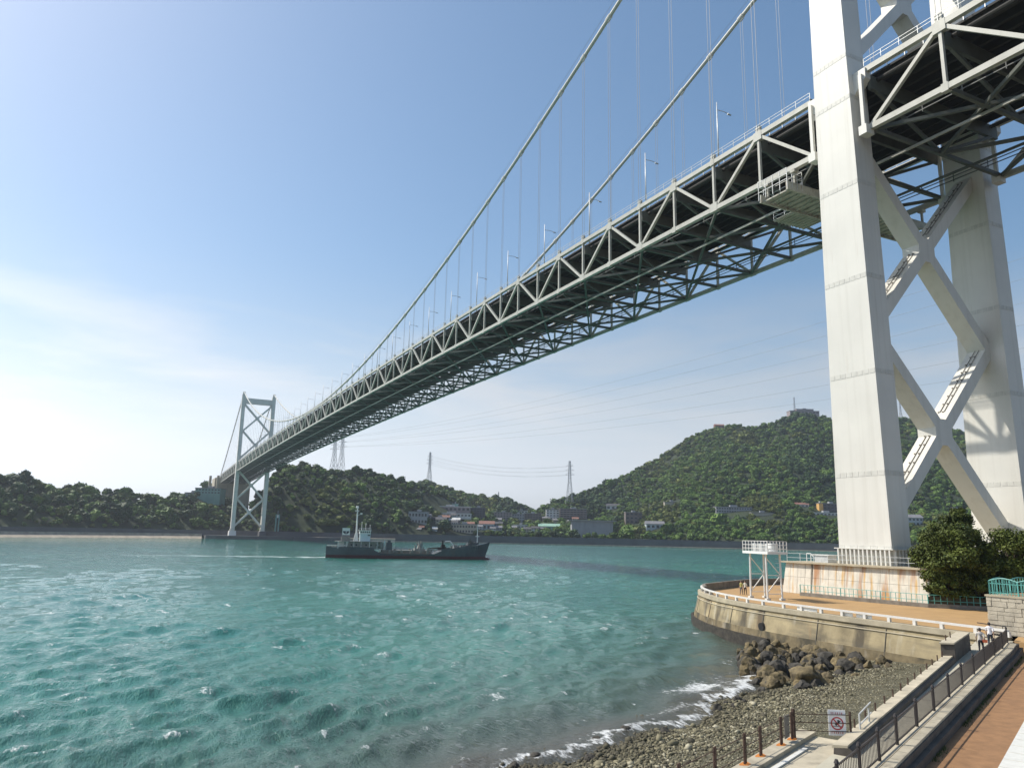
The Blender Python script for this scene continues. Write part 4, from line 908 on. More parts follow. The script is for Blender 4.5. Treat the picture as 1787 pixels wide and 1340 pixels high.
b.beam((-16.2, 8.0, 9.0), (-16.2, 8.7, 9.0), .08, .08); b.beam((-16.2, 8.0, 9.0), (-16.2, 7.5, 8.5), .08, .08); b.build('hand_hoop', M['white'], wb)

# planter kerb with green railing in front of the pier
PK = [Vector((x, y, 0)) for x, y in ((-20.6, 6.0), (-20.4, 0.0), (-19.8, -5.0), (-18.9, -10.2), (-15.8, -14.0), (-10.5, -19.5), (-5.5, -24.5))]
pk = thing('planter', 'grey planter kerb in front of the pier with trees behind it', 'planter', (-17.2, -7.2, PZ))
MB().loft(sweep(PK, [(.15, PZ-.3), (.15, PZ+.42), (-.25, PZ+.42), (-.25, PZ-.3)])).build('kerb', M['grime'], pk)
MB().prism([(-18.7, -10.0), (-15.6, -13.8), (-10.3, -19.3), (-5.3, -24.3), (20, -24), (20, -10.0)], PZ-.2, PZ+1.15).build('soil', M['soil'], pk)
gf = thing('green_fence', 'low green steel fence on the planter kerb before the pier', 'fence', (-17.2, -7.2, PZ+.75))
for h in (.75, 1.35):
    b = MB(); b.tube([(p.x, p.y, PZ+h) for p in PK], .035, 6); b.build('rail', M['green_rail'], gf)
for i in range(len(PK)-1):
    L_ = (PK[i+1]-PK[i]).length; k = max(2, int(L_/.55))
    for j in range(k):
        p = PK[i].lerp(PK[i+1], j/k); member('bar', M['green_rail'], (p.x, p.y, PZ+.4), (p.x, p.y, PZ+1.37), .045 if j else .08, .045 if j else .08, gf)

# raised signal platform on the plaza
sp = thing('signal_platform', 'raised steel platform with railings on four slender legs at the plaza edge', 'platform', (-29.3, 3.2, PZ))
cx, cy = -29.4, 3.0; zt = 9.05
ax_ = Vector((at_z(1349, 1047, PZ)-at_z(1318, 1042, PZ))).normalized(); ay_ = Vector((-ax_.y, ax_.x, 0)); c0 = Vector((cx, cy, 0)); ang = math.atan2(ax_.y, ax_.x)
def sp_(a, b_, z): p = c0+ax_*a+ay_*b_; return (p.x, p.y, z)
for a in (-1.75, 1.75):
    for b_ in (-.9, .9):
        MB().tube([sp_(a*1.05, b_*1.05, PZ), sp_(a, b_, zt)], .11, 8).build('leg', M['white'], sp)
        block('foot', M['kerb'], sp_(a*1.05, b_*1.05, PZ+.1), (.5, .5, .2), sp, ang)
for a in (-1.75, 1.75):
    for z0, z1, s in ((4.6, 6.6, 1), (6.6, 8.6, -1)): member('brace', M['white'], sp_(a, -.9*s, z0), sp_(a, .9*s, z1), .09, .09, sp)
    for z in (4.5, 6.6): member('brace', M['white'], sp_(a, -.9, z), sp_(a, .9, z), .08, .08, sp)
for z in (5.0, 5.5, 6.0, 6.5, 7.0, 7.5, 8.0, 8.5): member('ladder_rung', M['galv'], sp_(1.75, .3, z), sp_(1.75, .8, z), .05, .05, sp)
block('floor', M['white'], (cx, cy, zt+.1), (5.6, 2.6, .28), sp, ang)
for a in np.linspace(-2.75, 2.75, 9):
    for b_ in (-1.25, 1.25): member('rail_post', M['whiterail'], sp_(a, b_, zt+.2), sp_(a, b_, zt+1.45), .07, .07, sp)
for b_ in (-1.25, 1.25):
    for z in (zt+.6, zt+1.0, zt+1.45): member('rail', M['whiterail'], sp_(-2.75, b_, z), sp_(2.75, b_, z), .06, .06, sp)
for a in (-2.75, 2.75):
    for z in (zt+.6, zt+1.0, zt+1.45): member('rail', M['whiterail'], sp_(a, -1.25, z), sp_(a, 1.25, z), .06, .06, sp)
for a in (-1.9, -.5, .9): 
    o = MB().box(sp_(a, .1, zt+.72), (.8, .6, .9), ang).build('signal_cabinet', M['galv'], sp)
MB().tube([sp_(1.9, 0, zt+.3), sp_(1.9, 0, zt+1.2)], .55, 14).build('signal_drum', M['white'], sp)

# terrace wall of ashlar blocks with green railing and brick path on top
tw = thing('terrace_wall', 'pale ashlar block wall of the raised terrace beside the ramp', 'stone wall', (-35.5, -29, PZ))
TY0, TY1, TZ1 = -27.0, -36.0, 6.65
MB().box((-31.0, (TY0+TY1)/2-.06, (PZ+TZ1)/2-.2), (8.7, abs(TY1-TY0)-.16, TZ1-PZ+.3)).build('core', M['joint'], tw)
z = PZ-.25; r_ = random.Random(3)
while z < TZ1-.05:
    h = r_.choice((.28, .34, .42)); h = min(h, TZ1-z); y = TY0
    while y > TY1:
        l = r_.uniform(.35, .85); l = min(l, y-TY1+.01)
        block('ashlar', M['stone'], (-35.42+r_.uniform(-.03, .03), y-l/2, z+h/2), (.32, l-.025, h-.025), tw); y -= l
    x = -35.26
    while x < -27:
        l = r_.uniform(.4, .85); block('ashlar', M['stone'], (x+l/2, TY0-.06+r_.uniform(-.02, .02), z+h/2), (l-.025, .3, h-.025), tw); x += l
    z += h
MB().box((-31.2, (TY0+TY1)/2, TZ1+.06), (8.9, abs(TY1-TY0)+.1, .14)).build('coping', M['cope'], tw)
MB().box((-30.6, (TY0+TY1)/2-.6, TZ1+.2), (7.4, abs(TY1-TY0)-1.0, .16)).build('brick_top', M['brick'], tw)
gt = thing('terrace_railing', 'arched green railing on top of the ashlar terrace wall', 'railing', (-35.2, -28, TZ1))
for (a0, a1) in (((-35.3, -27.2), (-35.3, -29.4)), ((-35.3, -29.4), (-35.3, -31.8)), ((-35.3, -27.2), (-32.6, -27.2)), ((-32.6, -27.2), (-29.6, -27.2))):
    n = 8; arc = [(a0[0]+(a1[0]-a0[0])*k/n, a0[1]+(a1[1]-a0[1])*k/n, TZ1+1.2+.22*math.sin(math.pi*k/n)) for k in range(n+1)]
    MB().tube(arc, .045, 6).build('top_rail', M['green_rail'], gt)
    member('mid_rail', M['green_rail'], (*a0, TZ1+1.0), (*a1, TZ1+1.0), .05, .05, gt); member('mid_rail', M['green_rail'], (*a0, TZ1+.3), (*a1, TZ1+.3), .05, .05, gt)
    for k in range(0, n+1): member('bar' if k else 'post', M['green_rail'], (arc[k][0], arc[k][1], TZ1+.13), arc[k], .04 if k else .1, .04 if k else .1, gt)
# ------------------------------------------------------------------ foreshore: ramp, path, beach, rocks
def zr(d): return 3.2+.45*min(1, max(-.6, (d-5)/27))+max(0, min(1, (d-36)/4))*.15      # walkway level
def no(d): return .42-.32*min(1.1, max(-.6, (d-5)/27))
def rz_(d): return zr(d)
def pn(d): return 1.34+.35*min(1, max(-.2, (d-3.5)/26.5))          # inner edge of the parapet
def fr_(d, n, dz): return fw_(d, n+no(d), zr(d)+dz)
# beach surface
db = np.linspace(-30, 62, 140); nbv = np.linspace(-2, 30, 80); rows = []
def beach_z(d, n):
    nw = 15.1+.9*math.sin(d*.23+.5)+.5*math.sin(d*.61)+max(0, min(30, d-34))*.35
    t = nw-n; z = t*.098 if t < 6 else .588+(t-6)*.11
    return z+.05*math.sin(d*1.3+n*.7)+.05*math.sin(d*.5-n*1.1)
for d in db: rows.append([(*fw_(d, n)[:2], beach_z(d, n)) for n in nbv])
be = MB().strip(rows).build('beach', M['sand'], smooth=True); tag(be, 'shingle beach at the foot of the ramp', kind='structure')
# pebbles: one mass of small stones
bm = bmesh.new(); bmesh.ops.create_icosphere(bm, subdivisions=1, radius=1.0); iv = np.array([v.co[:] for v in bm.verts]); if_ = np.array([[v.index for v in f.verts] for f in bm.faces]); bm.free()
def pebbles(name, label, count, d0, d1, n0, n1, smin, smax, m, seed):
    g = np.random.default_rng(seed); d = g.uniform(d0, d1, count); n = n0+(n1-n0)*g.random(count)**.9
    P = O_[None]+D_[None]*d[:, None]+N_[None]*n[:, None]
    z = np.array([beach_z(a, b_) for a, b_ in zip(d, n)]); ok = (P[:, 0] < -39.9) & ~((n < 4.05) & (d < 7.8))
    fine = np.clip((n-5)/7, 0, 1)*.75+.25 if smax < .3 else np.ones(count)
    P, z, d, n = P[ok], z[ok], d[ok], n[ok]; k = len(z)
    s = smin*(smax/smin)**(g.random(k)**2.2)*fine[ok]; ax = s[:, None]*g.uniform(.55, 1.25, (k, 3))*np.array([1.15, 1.0, .72])
    V = iv[None]*(1+g.uniform(-.28, .28, (k, len(iv), 1)))*ax[:, None]; a = g.uniform(0, 6.28, k); c, s_ = np.cos(a)[:, None], np.sin(a)[:, None]
    til = g.uniform(-.5, .5, k)[:, None]; X = V[..., 0]; Z = V[..., 2]; V[..., 0], V[..., 2] = X*np.cos(til)-Z*np.sin(til), X*np.sin(til)+Z*np.cos(til)
    X, Y = V[..., 0].copy(), V[..., 1].copy(); V[..., 0] = X*c-Y*s_+P[:, :1]; V[..., 1] = X*s_+Y*c+P[:, 1:]; V[..., 2] += (z+ax[:, 2]*.35)[:, None]
    F = (if_[None]+np.arange(k)[:, None, None]*len(iv)).reshape(-1, 3)
    me = bpy.data.meshes.new(name); me.vertices.add(k*len(iv)); me.vertices.foreach_set('co', V.reshape(-1).astype(np.float32)); me.loops.add(F.size); me.loops.foreach_set('vertex_index', F.ravel().astype(np.int32))
    me.polygons.add(len(F)); me.polygons.foreach_set('loop_start', np.arange(0, F.size, 3, dtype=np.int32)); me.update(calc_edges=True); me.materials.append(m)
    wet = np.clip((14.8-n+.8*np.sin(d*.6))/2.6, 0, 1); cl = np.repeat(g.random(k)*(.22+.78*wet), len(iv)); me.attributes.new('tone', 'FLOAT', 'POINT').data.foreach_set('value', cl.astype(np.float32))
    o = link(name, me); tag(o, label, 'pebbles', kind='stuff'); return o
def tone_mat(name, cols):
    m = mat(name, cols[1], .8, .3, 9, bump=.5, bscale=25); N, L = m.node_tree.nodes, m.node_tree.links; b = N['Principled BSDF']
    a = N.new('ShaderNodeAttribute'); a.attribute_name = 'tone'; r = N.new('ShaderNodeValToRGB'); el = r.color_ramp.elements
    el[0].position = .0; el[0].color = (*cols[0], 1); el[1].position = 1.0; el[1].color = (*cols[-1], 1)
    for k, c in enumerate(cols[1:-1]): e_ = el.new((k+1)/(len(cols)-1)); e_.color = (*c, 1)
    L.new(a.outputs['Fac'], r.inputs['Fac']); old = b.inputs['Base Color'].links[0].from_socket
    mx = N.new('ShaderNodeMix'); mx.data_type = 'RGBA'; mx.inputs['Factor'].default_value = .3; L.new(r.outputs[0], mx.inputs['A']); L.new(old, mx.inputs['B']); L.new(mx.outputs['Result'], b.inputs['Base Color']); return m
M['peb'] = tone_mat('pebble_tones', [(.032, .028, .018), (.11, .098, .058), (.19, .17, .10), (.30, .27, .165), (.56, .52, .38)])
pebbles('shingle', 'loose grey and olive shingle covering the beach', 76000, -8, 46, 1.6, 16.9, .035, .13, M['peb'], 5)
pebbles('cobbles', 'larger cobbles strewn over the lower beach', 900, -12, 40, 8.0, 17.4, .12, .28, M['peb'], 6)

# boulders, each a stone of its own
def rock_mesh(name, m, seed, sub=4):
    bm = bmesh.new(); bmesh.ops.create_icosphere(bm, subdivisions=sub, radius=1.0); r = random.Random(seed); o = Vector((r.uniform(0, 90), r.uniform(0, 90), r.uniform(0, 90)))
    planes = [(Vector((r.uniform(-1, 1), r.uniform(-1, 1), r.uniform(-.6, 1))).normalized(), r.uniform(.55, .9)) for _ in range(9)]
    for v in bm.verts:
        p = v.co.copy()
        for n, d in planes:
            e = p.dot(n)-d
            if e > 0: p -= n*e*.92
        p *= 1+.16*mnoise.noise(p*1.7+o)+.09*mnoise.noise(p*4.2+o)+.04*mnoise.noise(p*10+o); v.co = p
    me = bpy.data.meshes.new(name); bm.to_mesh(me); bm.free(); me.materials.append(m); me.polygons.foreach_set('use_smooth', [True]*len(me.polygons)); me.set_sharp_from_angle(angle=R(28)); return me
rocks = [rock_mesh('boulder', M['rock'] if k % 3 else M['rock_dark'], k) for k in range(9)]; darks = [rock_mesh('boulder', M['rock_dark'], 20+k) for k in range(4)]
def boulder(P, s, me, label, group='boulders at the foot of the seawall', sq=(1, 1, 1)):
    o = link('boulder', me, None, Vector(P)); o.rotation_euler = (random.uniform(-.5, .5), random.uniform(-.5, .5), random.uniform(0, 6.28)); o.scale = (s*sq[0], s*sq[1], s*sq[2]); tag(o, label, 'boulder', group); return o
BIG = [((1405, 1188), 1.75, 'largest tawny boulder at the front of the rock pile below the seawall', (1.25, .9, .75), 4), ((1337, 1178), 1.25, 'sloping tawny slab boulder left of the largest boulder', (1.2, .8, .8), 5), ((1352, 1190), 1.0, 'mossy rounded boulder just left of the largest boulder', (1, 1, .85), 7),
       ((1402, 1200), .85, 'grey rounded boulder leaning on the front of the largest boulder', (1.1, .9, .8), 0), ((1490, 1165), 1.0, 'brown boulder at the landward end of the rock pile', (1, 1, .9), 4), ((1357, 1156), .9, 'dark cube-like boulder in the middle of the rock pile', (1, 1, .9), 3),
       ((1389, 1153), .8, 'grey faceted boulder at the back of the rock pile below the drain', (1, 1, 1), 6), ((1455, 1150), .95, 'pinkish grey boulder right of the middle of the rock pile', (1.1, .9, .8), 2), ((1312, 1165), .95, 'tall wet boulder at the seaward end of the rock pile', (.9, .9, 1.1), 0)]
for (px, py), s, lab, sq, k in BIG:
    p = at_z(px, py, .45); boulder((p[0], p[1], .45), s*.82, rocks[k], lab, sq=sq)
r_ = random.Random(11); cnt = 0
PILE = [(1290, 1136), (1318, 1128), (1360, 1132), (1400, 1134), (1440, 1139), (1480, 1146), (1530, 1160), (1560, 1168), (1520, 1178), (1470, 1188), (1420, 1196), (1370, 1196), (1320, 1190), (1300, 1170)]
def inpoly(x, y, P):
    c = False; j = len(P)-1
    for i in range(len(P)):
        if (P[i][1] > y) != (P[j][1] > y) and x < (P[j][0]-P[i][0])*(y-P[i][1])/(P[j][1]-P[i][1])+P[i][0]: c = not c
        j = i
    return c
while cnt < 240:
    px, py = r_.uniform(1285, 1565), r_.uniform(1125, 1198)
    if not inpoly(px, py, PILE): continue
    p = at_z(px, py, .5); s = .26+.5*r_.random()**1.6
    if p[0] > -39.6-s*.3: continue
    low = py > 1175
    boulder((p[0], p[1], r_.uniform(.15, 1.0 if not low else .3)), s, r_.choice(rocks), ('small' if s < .5 else 'mid-sized' if s < .75 else 'bulky')+' rock in the jumbled pile at the foot of the seawall, '+('seaward end' if px < 1370 else 'middle' if px < 1470 else 'landward end')); cnt += 1
for k in range(34):                          # rocks awash at the waterline
    d = r_.uniform(-14, 33); n = 15.3+r_.uniform(-2.0, .7)+.9*math.sin(d*.23+.5); P = fw_(d, n, beach_z(d, n)+.02)
    boulder(P, r_.uniform(.18, .46), r_.choice(darks), 'dark wet rock at the edge of the surf on the shingle beach', 'rocks at the surf line')
for k in range(46):                          # squared stones along the toe of the ramp
    d = r_.uniform(8, 36); n = 2.7+abs(r_.gauss(0, .7)); P = fw_(d, n, beach_z(d, n)+.05)
    boulder(P, r_.uniform(.25, .55), r_.choice(rocks), 'flat grey stone along the foot of the ramp wall', 'stones along the ramp', (1.3, 1, .6))

# ramp with low parapet on the sea side
ramp = MB().loft([[fw_(d, -.12, -.5), fw_(d, 2.0, -.5), fw_(d, 2.0, rz_(d)), fw_(d, -.12, rz_(d))] for d in (-20, 5, 32, 36, 40, 46)]).build('ramp', M['ramp']); tag(ramp, 'pale concrete ramp climbing from the lower landing to the plaza', kind='structure')
for d in np.arange(7, 38, 4.2):
    b = MB(); b.beam(fw_(d, -.1, rz_(d)+.001), fw_(d, 1.3, rz_(d)+.001), .05, .012); b.build('expansion_joint', M['joint'], ramp)
pw = thing('ramp_parapet', 'low grime-stained parapet along the sea side of the ramp', 'parapet', fw_(20, 2, 3))
ds = [3.4, 5, 8, 12, 16, 20, 24, 28.1]
MB().loft([[fw_(d, pn(d)-.02, .2), fw_(d, pn(d)+.9, .2), fw_(d, pn(d)+.62, rz_(d)+.24), fw_(d, pn(d)+.10, rz_(d)+.30), fw_(d, pn(d), rz_(d)+.22)] for d in ds]).build('body', M['grime_shaded'], pw)  # body colour holds both grime and the inner side's shadow
MB().loft([[fw_(d, pn(d)+.14, rz_(d)+.28), fw_(d, pn(d)+.68, rz_(d)+.22), fw_(d, pn(d)+.68, rz_(d)+.32), fw_(d, pn(d)+.14, rz_(d)+.38)] for d in ds]).build('cap', M['dconc'], pw)
MB().loft([[fw_(d, pn(d)-.04, .2), fw_(d, pn(d)+.95, .2), fw_(d, pn(d)+.75, rz_(d)+1.0), fw_(d, pn(d)+.02, rz_(d)+1.06)] for d in (28, 34.4)]).build('high_end', M['grime_shaded'], pw)
MB().loft([[fw_(d, pn(d), rz_(d)+1.065), fw_(d, pn(d)+.82, rz_(d)+1.01), fw_(d, pn(d)+.82, rz_(d)+1.10), fw_(d, pn(d), rz_(d)+1.15)] for d in (27.9, 34.5)]).build('high_cap', M['dconc'], pw)
MB().loft([[fw_(d, pn(d)+.8, -.3), fw_(d, pn(d)+1.6, -.3), fw_(d, pn(d)+1.2, rz_(d)-.9), fw_(d, pn(d)+.8, rz_(d)-.6)] for d in (5.9, 20, 33)]).build('toe_wall', M['dconc'], pw)
for d in np.arange(6.4, 32.5, 1.75):
    zz = rz_(d)+(.30 if d < 27.9 else 1.08); member('rail_stub', M['rust'], fw_(d, pn(d)+.62, zz-.05), fw_(d, pn(d)+.62, zz+.36), .05, .05, pw)

# lower landing with rusty fence, and the warning board
LZ = 3.12
land = MB().loft([[fw_(d, 1.15, -.5), fw_(d, 3.95, -.5), fw_(d, 3.95, LZ-.004), fw_(d, 1.15, LZ-.004)] for d in (-22, 5.8)]).build('landing', M['dconc']); tag(land, 'worn concrete landing at the bottom of the ramp', kind='structure')
MB().loft([[fw_(d, 3.35, LZ), fw_(d, 3.98, LZ), fw_(d, 3.98, LZ+.15), fw_(d, 3.35, LZ+.15)] for d in (-22, 5.9)]).build('kerb', M['dconc'], land)
MB().loft([[fw_(d, 2.95, LZ+.002), fw_(d, 3.12, LZ+.002), fw_(d, 3.12, LZ+.05), fw_(d, 2.95, LZ+.05)] for d in (-22, 3.6)]).build('step_edge', M['kerb'], land)
for k in range(4): MB().loft([[fw_(d, 1.3, -.3), fw_(d, 3.3, -.3), fw_(d, 3.3, LZ-.3-.4*k), fw_(d, 1.3, LZ-.3-.4*k)] for d in (5.8+.5*k, 6.3+.5*k)]).build('step', M['dconc'], land)
rf = thing('rusty_fence', 'rusted iron fence posts and wires on the seaward edge of the landing', 'fence', fw_(3, 3.7, LZ))
FN = 3.68
for d in (4.1, 3.0, 1.05, -.3, -2.6, -5.0):
    nf = FN+.09*(4.1-d)*.3
    for q in (-.06, .06): member('post', M['rust'], fw_(d+q, nf, LZ+.1), fw_(d+q, nf, LZ+1.12), .05, .05, rf)
    for h in (.55, .98): member('post_tie', M['rust'], fw_(d-.08, nf, LZ+h), fw_(d+.08, nf, LZ+h), .06, .08, rf)
    b = MB(); b.prism([fw_(d+.26*math.cos(t)*(1+.3*math.sin(3*t)), nf+.19*math.sin(t)*(1+.2*math.cos(2*t)), 0)[:2] for t in np.linspace(0, 6.0, 14)], LZ+.15, LZ+.156); b.build('rust_stain', M['ruststain'], rf)
member('post', M['rust'], fw_(4.32, FN, LZ+.1), fw_(4.32, FN, LZ+1.2), .10, .10, rf)
MB().box(fw_(3.6, FN+.02, LZ+.68), (.5, .03, .8), math.atan2(D_[1], D_[0])).build('grey_sheet', M['grime'], rf)
for h in (.42, .72, 1.02): member('wire', M['rust'], fw_(-5.0, FN+.2, LZ+h), fw_(4.32, FN, LZ+h), .02, .02, rf); member('wire', M['rust'], fw_(4.32, FN, LZ+h), fw_(5.65, 1.95, LZ+h), .025, .025, rf)
member('post', M['rust'], fw_(5.65, 1.95, LZ), fw_(5.65, 1.95, LZ+1.15), .06, .06, rf)
hr = thing('step_handrail', 'short grey handrail beside the steps at the ramp foot', 'handrail', fw_(7, 1.9, LZ))
for d in (6.2, 7.6): member('post', M['galv'], fw_(d, 1.75, LZ-.4), fw_(d, 1.75, LZ+1.0), .05, .05, hr)
for z in (LZ+.6, LZ+1.0): member('rail', M['galv'], fw_(6.2, 1.75, z), fw_(8.4, 1.85, z+.1), .04, .04, hr)
# warning board: red ring and bar over a dark swimmer, two lines of writing
sg = thing('warning_sign', 'white no-swimming board with a red barred circle hung on the fence at the ramp foot', 'sign', fw_(5.5, 2.45, LZ+.2))
c_ = np.array(fw_(5.42, 2.38, 0)); a_ = np.array(fw_(5.1, 2.83, 0)); u_ = (np.array(fw_(5.6, 2.0, 0))-a_)[:2]; u_ = u_/np.linalg.norm(u_); nn = np.array([-abs(u_[1]), -abs(u_[0])]); nn = np.array([u_[1], -u_[0]])
if nn@(CAM[:2]-c_[:2]) < 0: nn = -nn
SGS = .80
def sgp(a, h, o=0.0): p = c_[:2]+u_*a*SGS+nn*o; return (p[0], p[1], LZ+.72+h*SGS)
def sg_box(nm, m, a0, a1, h0, h1, o0, o1):
    b = MB(); b.add([sgp(a, h, o) for o in (o0, o1) for a, h in ((a0, h0), (a1, h0), (a1, h1), (a0, h1))], [(0, 1, 2, 3), (7, 6, 5, 4), (0, 4, 5, 1), (1, 5, 6, 2), (2, 6, 7, 3), (3, 7, 4, 0)]); return b.build(nm, m, sg)
M['signw'] = mat('sign_white', (.86, .85, .84), .5, .08, 3); M['signr'] = mat('sign_red', (.50, .05, .05), .5, .1, 3); M['signk'] = mat('sign_black', (.05, .05, .06), .6, .1, 3)
sg_box('board', M['signw'], -.40, .40, -.58, .58, 0, .03)
for k in range(24):
    t0, t1 = k*2*math.pi/24, (k+1)*2*math.pi/24; b = MB(); b.add([sgp(r*math.cos(t), -.03+r*math.sin(t), .036) for t in (t0, t1) for r in (.24, .30)], [(0, 1, 3, 2)])
    if k == 0: ring = b
    else: ring.add(b.v, b.f)
ring.build('red_ring', M['signr'], sg)
b = MB(); b.add([sgp(-.21, .17, .040), sgp(-.17, .21, .040), sgp(.21, -.23, .040), sgp(.17, -.27, .040)], [(0, 1, 2, 3)]); b.build('red_bar', M['signr'], sg)
b = MB()
for k in range(9):
    t0, t1 = k*2*math.pi/9, (k+1)*2*math.pi/9; b.add([sgp(.05, .09, .038), sgp(.05+.05*math.cos(t0), .09+.05*math.sin(t0), .038), sgp(.05+.05*math.cos(t1), .09+.05*math.sin(t1), .038)], [(0, 1, 2)])
b.add([sgp(-.12, -.06, .038), sgp(.04, .05, .038), sgp(.12, .0, .038), sgp(-.06, -.14, .038)], [(0, 1, 2, 3)]); b.add([sgp(.02, .02, .038), sgp(.14, .12, .038), sgp(.17, .09, .038), sgp(.06, -.03, .038)], [(0, 1, 2, 3)]); b.add([sgp(-.2, -.14, .038), sgp(.2, -.14, .038), sgp(.2, -.17, .038), sgp(-.2, -.17, .038)], [(0, 1, 2, 3)])
b.build('swimmer_symbol', M['signk'], sg)
r_ = random.Random(2); b = MB()
for row, h in ((0, .44), (1, -.44)):
    for k in range(6):
        a0 = -.3+.1*k
        for q in range(4):
            if q < 2: b.add([sgp(a0, h+.03-.05*q, .036), sgp(a0+.07, h+.03-.05*q, .036), sgp(a0+.07, h+.018-.05*q, .036), sgp(a0, h+.018-.05*q, .036)], [(0, 1, 2, 3)])
            else: x = a0+r_.uniform(0, .055); b.add([sgp(x, h+.04, .036), sgp(x+.012, h+.04, .036), sgp(x+.012, h-.05, .036), sgp(x, h-.05, .036)], [(0, 1, 2, 3)])
b.build('lettering', M['signr'], sg)

# wall with railing between ramp and brick path
DS = [-20, -8, 5, 14, 23, 32, 36, 40]
rwl = thing('ramp_wall', 'dark stained retaining wall carrying the brown railing beside the brick path', 'wall', fw_(15, -.4, 3))
MB().loft([[fr_(d, -.62, -2.6), fr_(d, .10, -2.6), fr_(d, .10, -.02), fr_(d, -.62, -.02)] for d in DS]).build('body', M['grime_shaded'], rwl)  # grimy wall, its shaded face also darkened by colour
MB().loft([[fr_(d, -.16, -.018), fr_(d, .12, -.018), fr_(d, .12, .07), fr_(d, -.16, .07)] for d in DS]).build('plinth', M['dconc'], rwl)
MB().loft([[fr_(d, -.84, -2.6), fr_(d, -.60, -2.6), fr_(d, -.60, -.28), fr_(d, -.84, -.28)] for d in DS]).build('ledge', M['grime_shaded'], rwl)
for d in np.arange(-12, 39, 1.1):
    p0, p1 = fr_(d-.53, -.38, .03), fr_(d+.53, -.38, .03); member('coping_stone', M['dconc'], p0, p1, .36, .10, rwl)
rg = thing('brown_railing', 'dark brown baluster railing climbing beside the ramp', 'railing', fw_(15, 0, 3.86))
posts = [-3.8, -1.4, 1.0, 3.4, 6.0, 9.4, 12.9, 16.5, 20.2, 24.0, 28.0, 32.2, 36.2, 39.2]
for k, d in enumerate(posts):
    MB().tube([fr_(d, 0, .05), fr_(d, 0, 1.06)], .06, 8).build('post', M['rail_brown'], rg); MB().tube([fr_(d, 0, 1.06), fr_(d, 0, 1.17)], .085, 8, .04).build('finial', M['rail_brown'], rg)
for d0, d1 in zip(posts[:-1], posts[1:]):
    for z in (.18, .98): member('rail', M['rail_brown'], fr_(d0, 0, z), fr_(d1, 0, z), .045, .045, rg)
    n = int((d1-d0)/.17)
    for j in range(1, n): dd = d0+(d1-d0)*j/n; member('baluster', M['rail_brown'], fr_(dd, 0, .18), fr_(dd, 0, .98), .018, .018, rg)
pts = [fr_(39.2, 0, 0), fw_(40.6, 2.0, 0)]
for z in (4.0, 4.5, 4.95): member('rail', M['rail_brown'], (*pts[0][:2], z), (*pts[1][:2], z), .06, .06, rg)
# brick path and pale pavement
bpth = MB().loft([[fr_(d, -.80, -3), fr_(d, -.80, -.62), fr_(d, -2.95, -.62), fr_(d, -2.95, -3)] for d in DS]).build('brick_path', M['brick']); tag(bpth, 'red-brown paved path below the railing wall', kind='structure')
kp = MB().loft([[fr_(d, -2.93, -3), fr_(d, -2.93, -.56), fr_(d, -7.5, -.56), fr_(d, -7.5, -3)] for d in DS]).build('pavement', M['kerb']); tag(kp, 'pale tiled pavement beyond the brick path', kind='structure')
for d in np.arange(-4, 30, 1.2): b = MB(); b.beam(fr_(d, -2.95, -.559), fr_(d, -4.6, -.559), .014, .008); b.build('joint', M['dconc'], kp)
gd = thing('ground', 'earth bank behind the paved path', 'ground', (-80, -80, 0)); gd.name = 'bank'
MB().loft([[fw_(d, -7.4, -.5), fw_(d, -7.4, 3.1), fw_(d, -14, 3.1), fw_(d, -14, -.5)] for d in (-60, 60)]).build('earth', M['soil'], gd); del gd['category']; gd['kind'] = 'structure'
g = np.random.default_rng(9); b = MB()
for k in range(2600):
    d = g.uniform(-6, 38); n = -.86-abs(g.normal(0, .10)); w = g.uniform(.008, .02); h = g.uniform(.05, .16); a = g.uniform(0, 6.28)
    if math.sin(d*.9)+math.sin(d*.37+1) < -.3: continue
    x, y, z = fr_(d, n, -.62); dx, dy = math.cos(a)*w, math.sin(a)*w; lx, ly = g.uniform(-.04, .04, 2); b.add([(x-dx, y-dy, z), (x+dx, y+dy, z), (x+lx, y+ly, z+h)], [(0, 1, 2)])
o = b.build('grass', M['grass']); tag(o, 'weedy grass at the foot of the railing wall', 'grass', kind='stuff')
# ------------------------------------------------------------------ ship
SA = math.atan2(SHD[1], SHD[0])
ship = thing('cargo_ship', 'grey coastal cargo ship with white wheelhouse aft passing under the bridge', 'ship', (SHIP0[0], SHIP0[1], 0), rz=SA)
def sb_(mbx, name, m, parent=None, smooth=False): return mbx.build(name, m, parent or ship, world=False, smooth=smooth)
LS = SHL; HB = 5.2
def hull_rows(z0f, z1f, inset=0.0):
    rows = []
    for k in range(25):
        t = k/24; x = t*LS; 
        wv = HB*min(1, (.62+.38*min(1, t/.12)))*(1-max(0, (t-.80)/.20)**1.8) if t < 1 else .05
        wv = max(wv, .06)
        rows.append((x, wv, z0f(t), z1f(t)))
    return rows
def top_z(t): 
    if t < .285: return 3.5+.2*(1-t/.285)
    if t < .33: return 3.5-(t-.285)/.045*1.6
    if t < .66: return 1.9
    if t < .72: return 1.9+(t-.66)/.06*1.7
    return 3.4+((t-.72)/.28)**1.6*3.6
b = MB(); rings = []
for x, w, z0, z1 in hull_rows(lambda t: 1.25, top_z):
    fl_ = 1+.25*max(0, (x/LS-.75)/.25); xb = max(0, (x/LS-.88)/.12)
    rings.append([(x+xb*.6, -w*.96, z0), (x+xb*2.4, -w*fl_-.15*xb, z1), (x+xb*2.4, w*fl_+.15*xb, z1), (x+xb*.6, w*.96, z0)])
b.loft(rings); sb_(b, 'hull', M['hull'])
b = MB(); rings = []
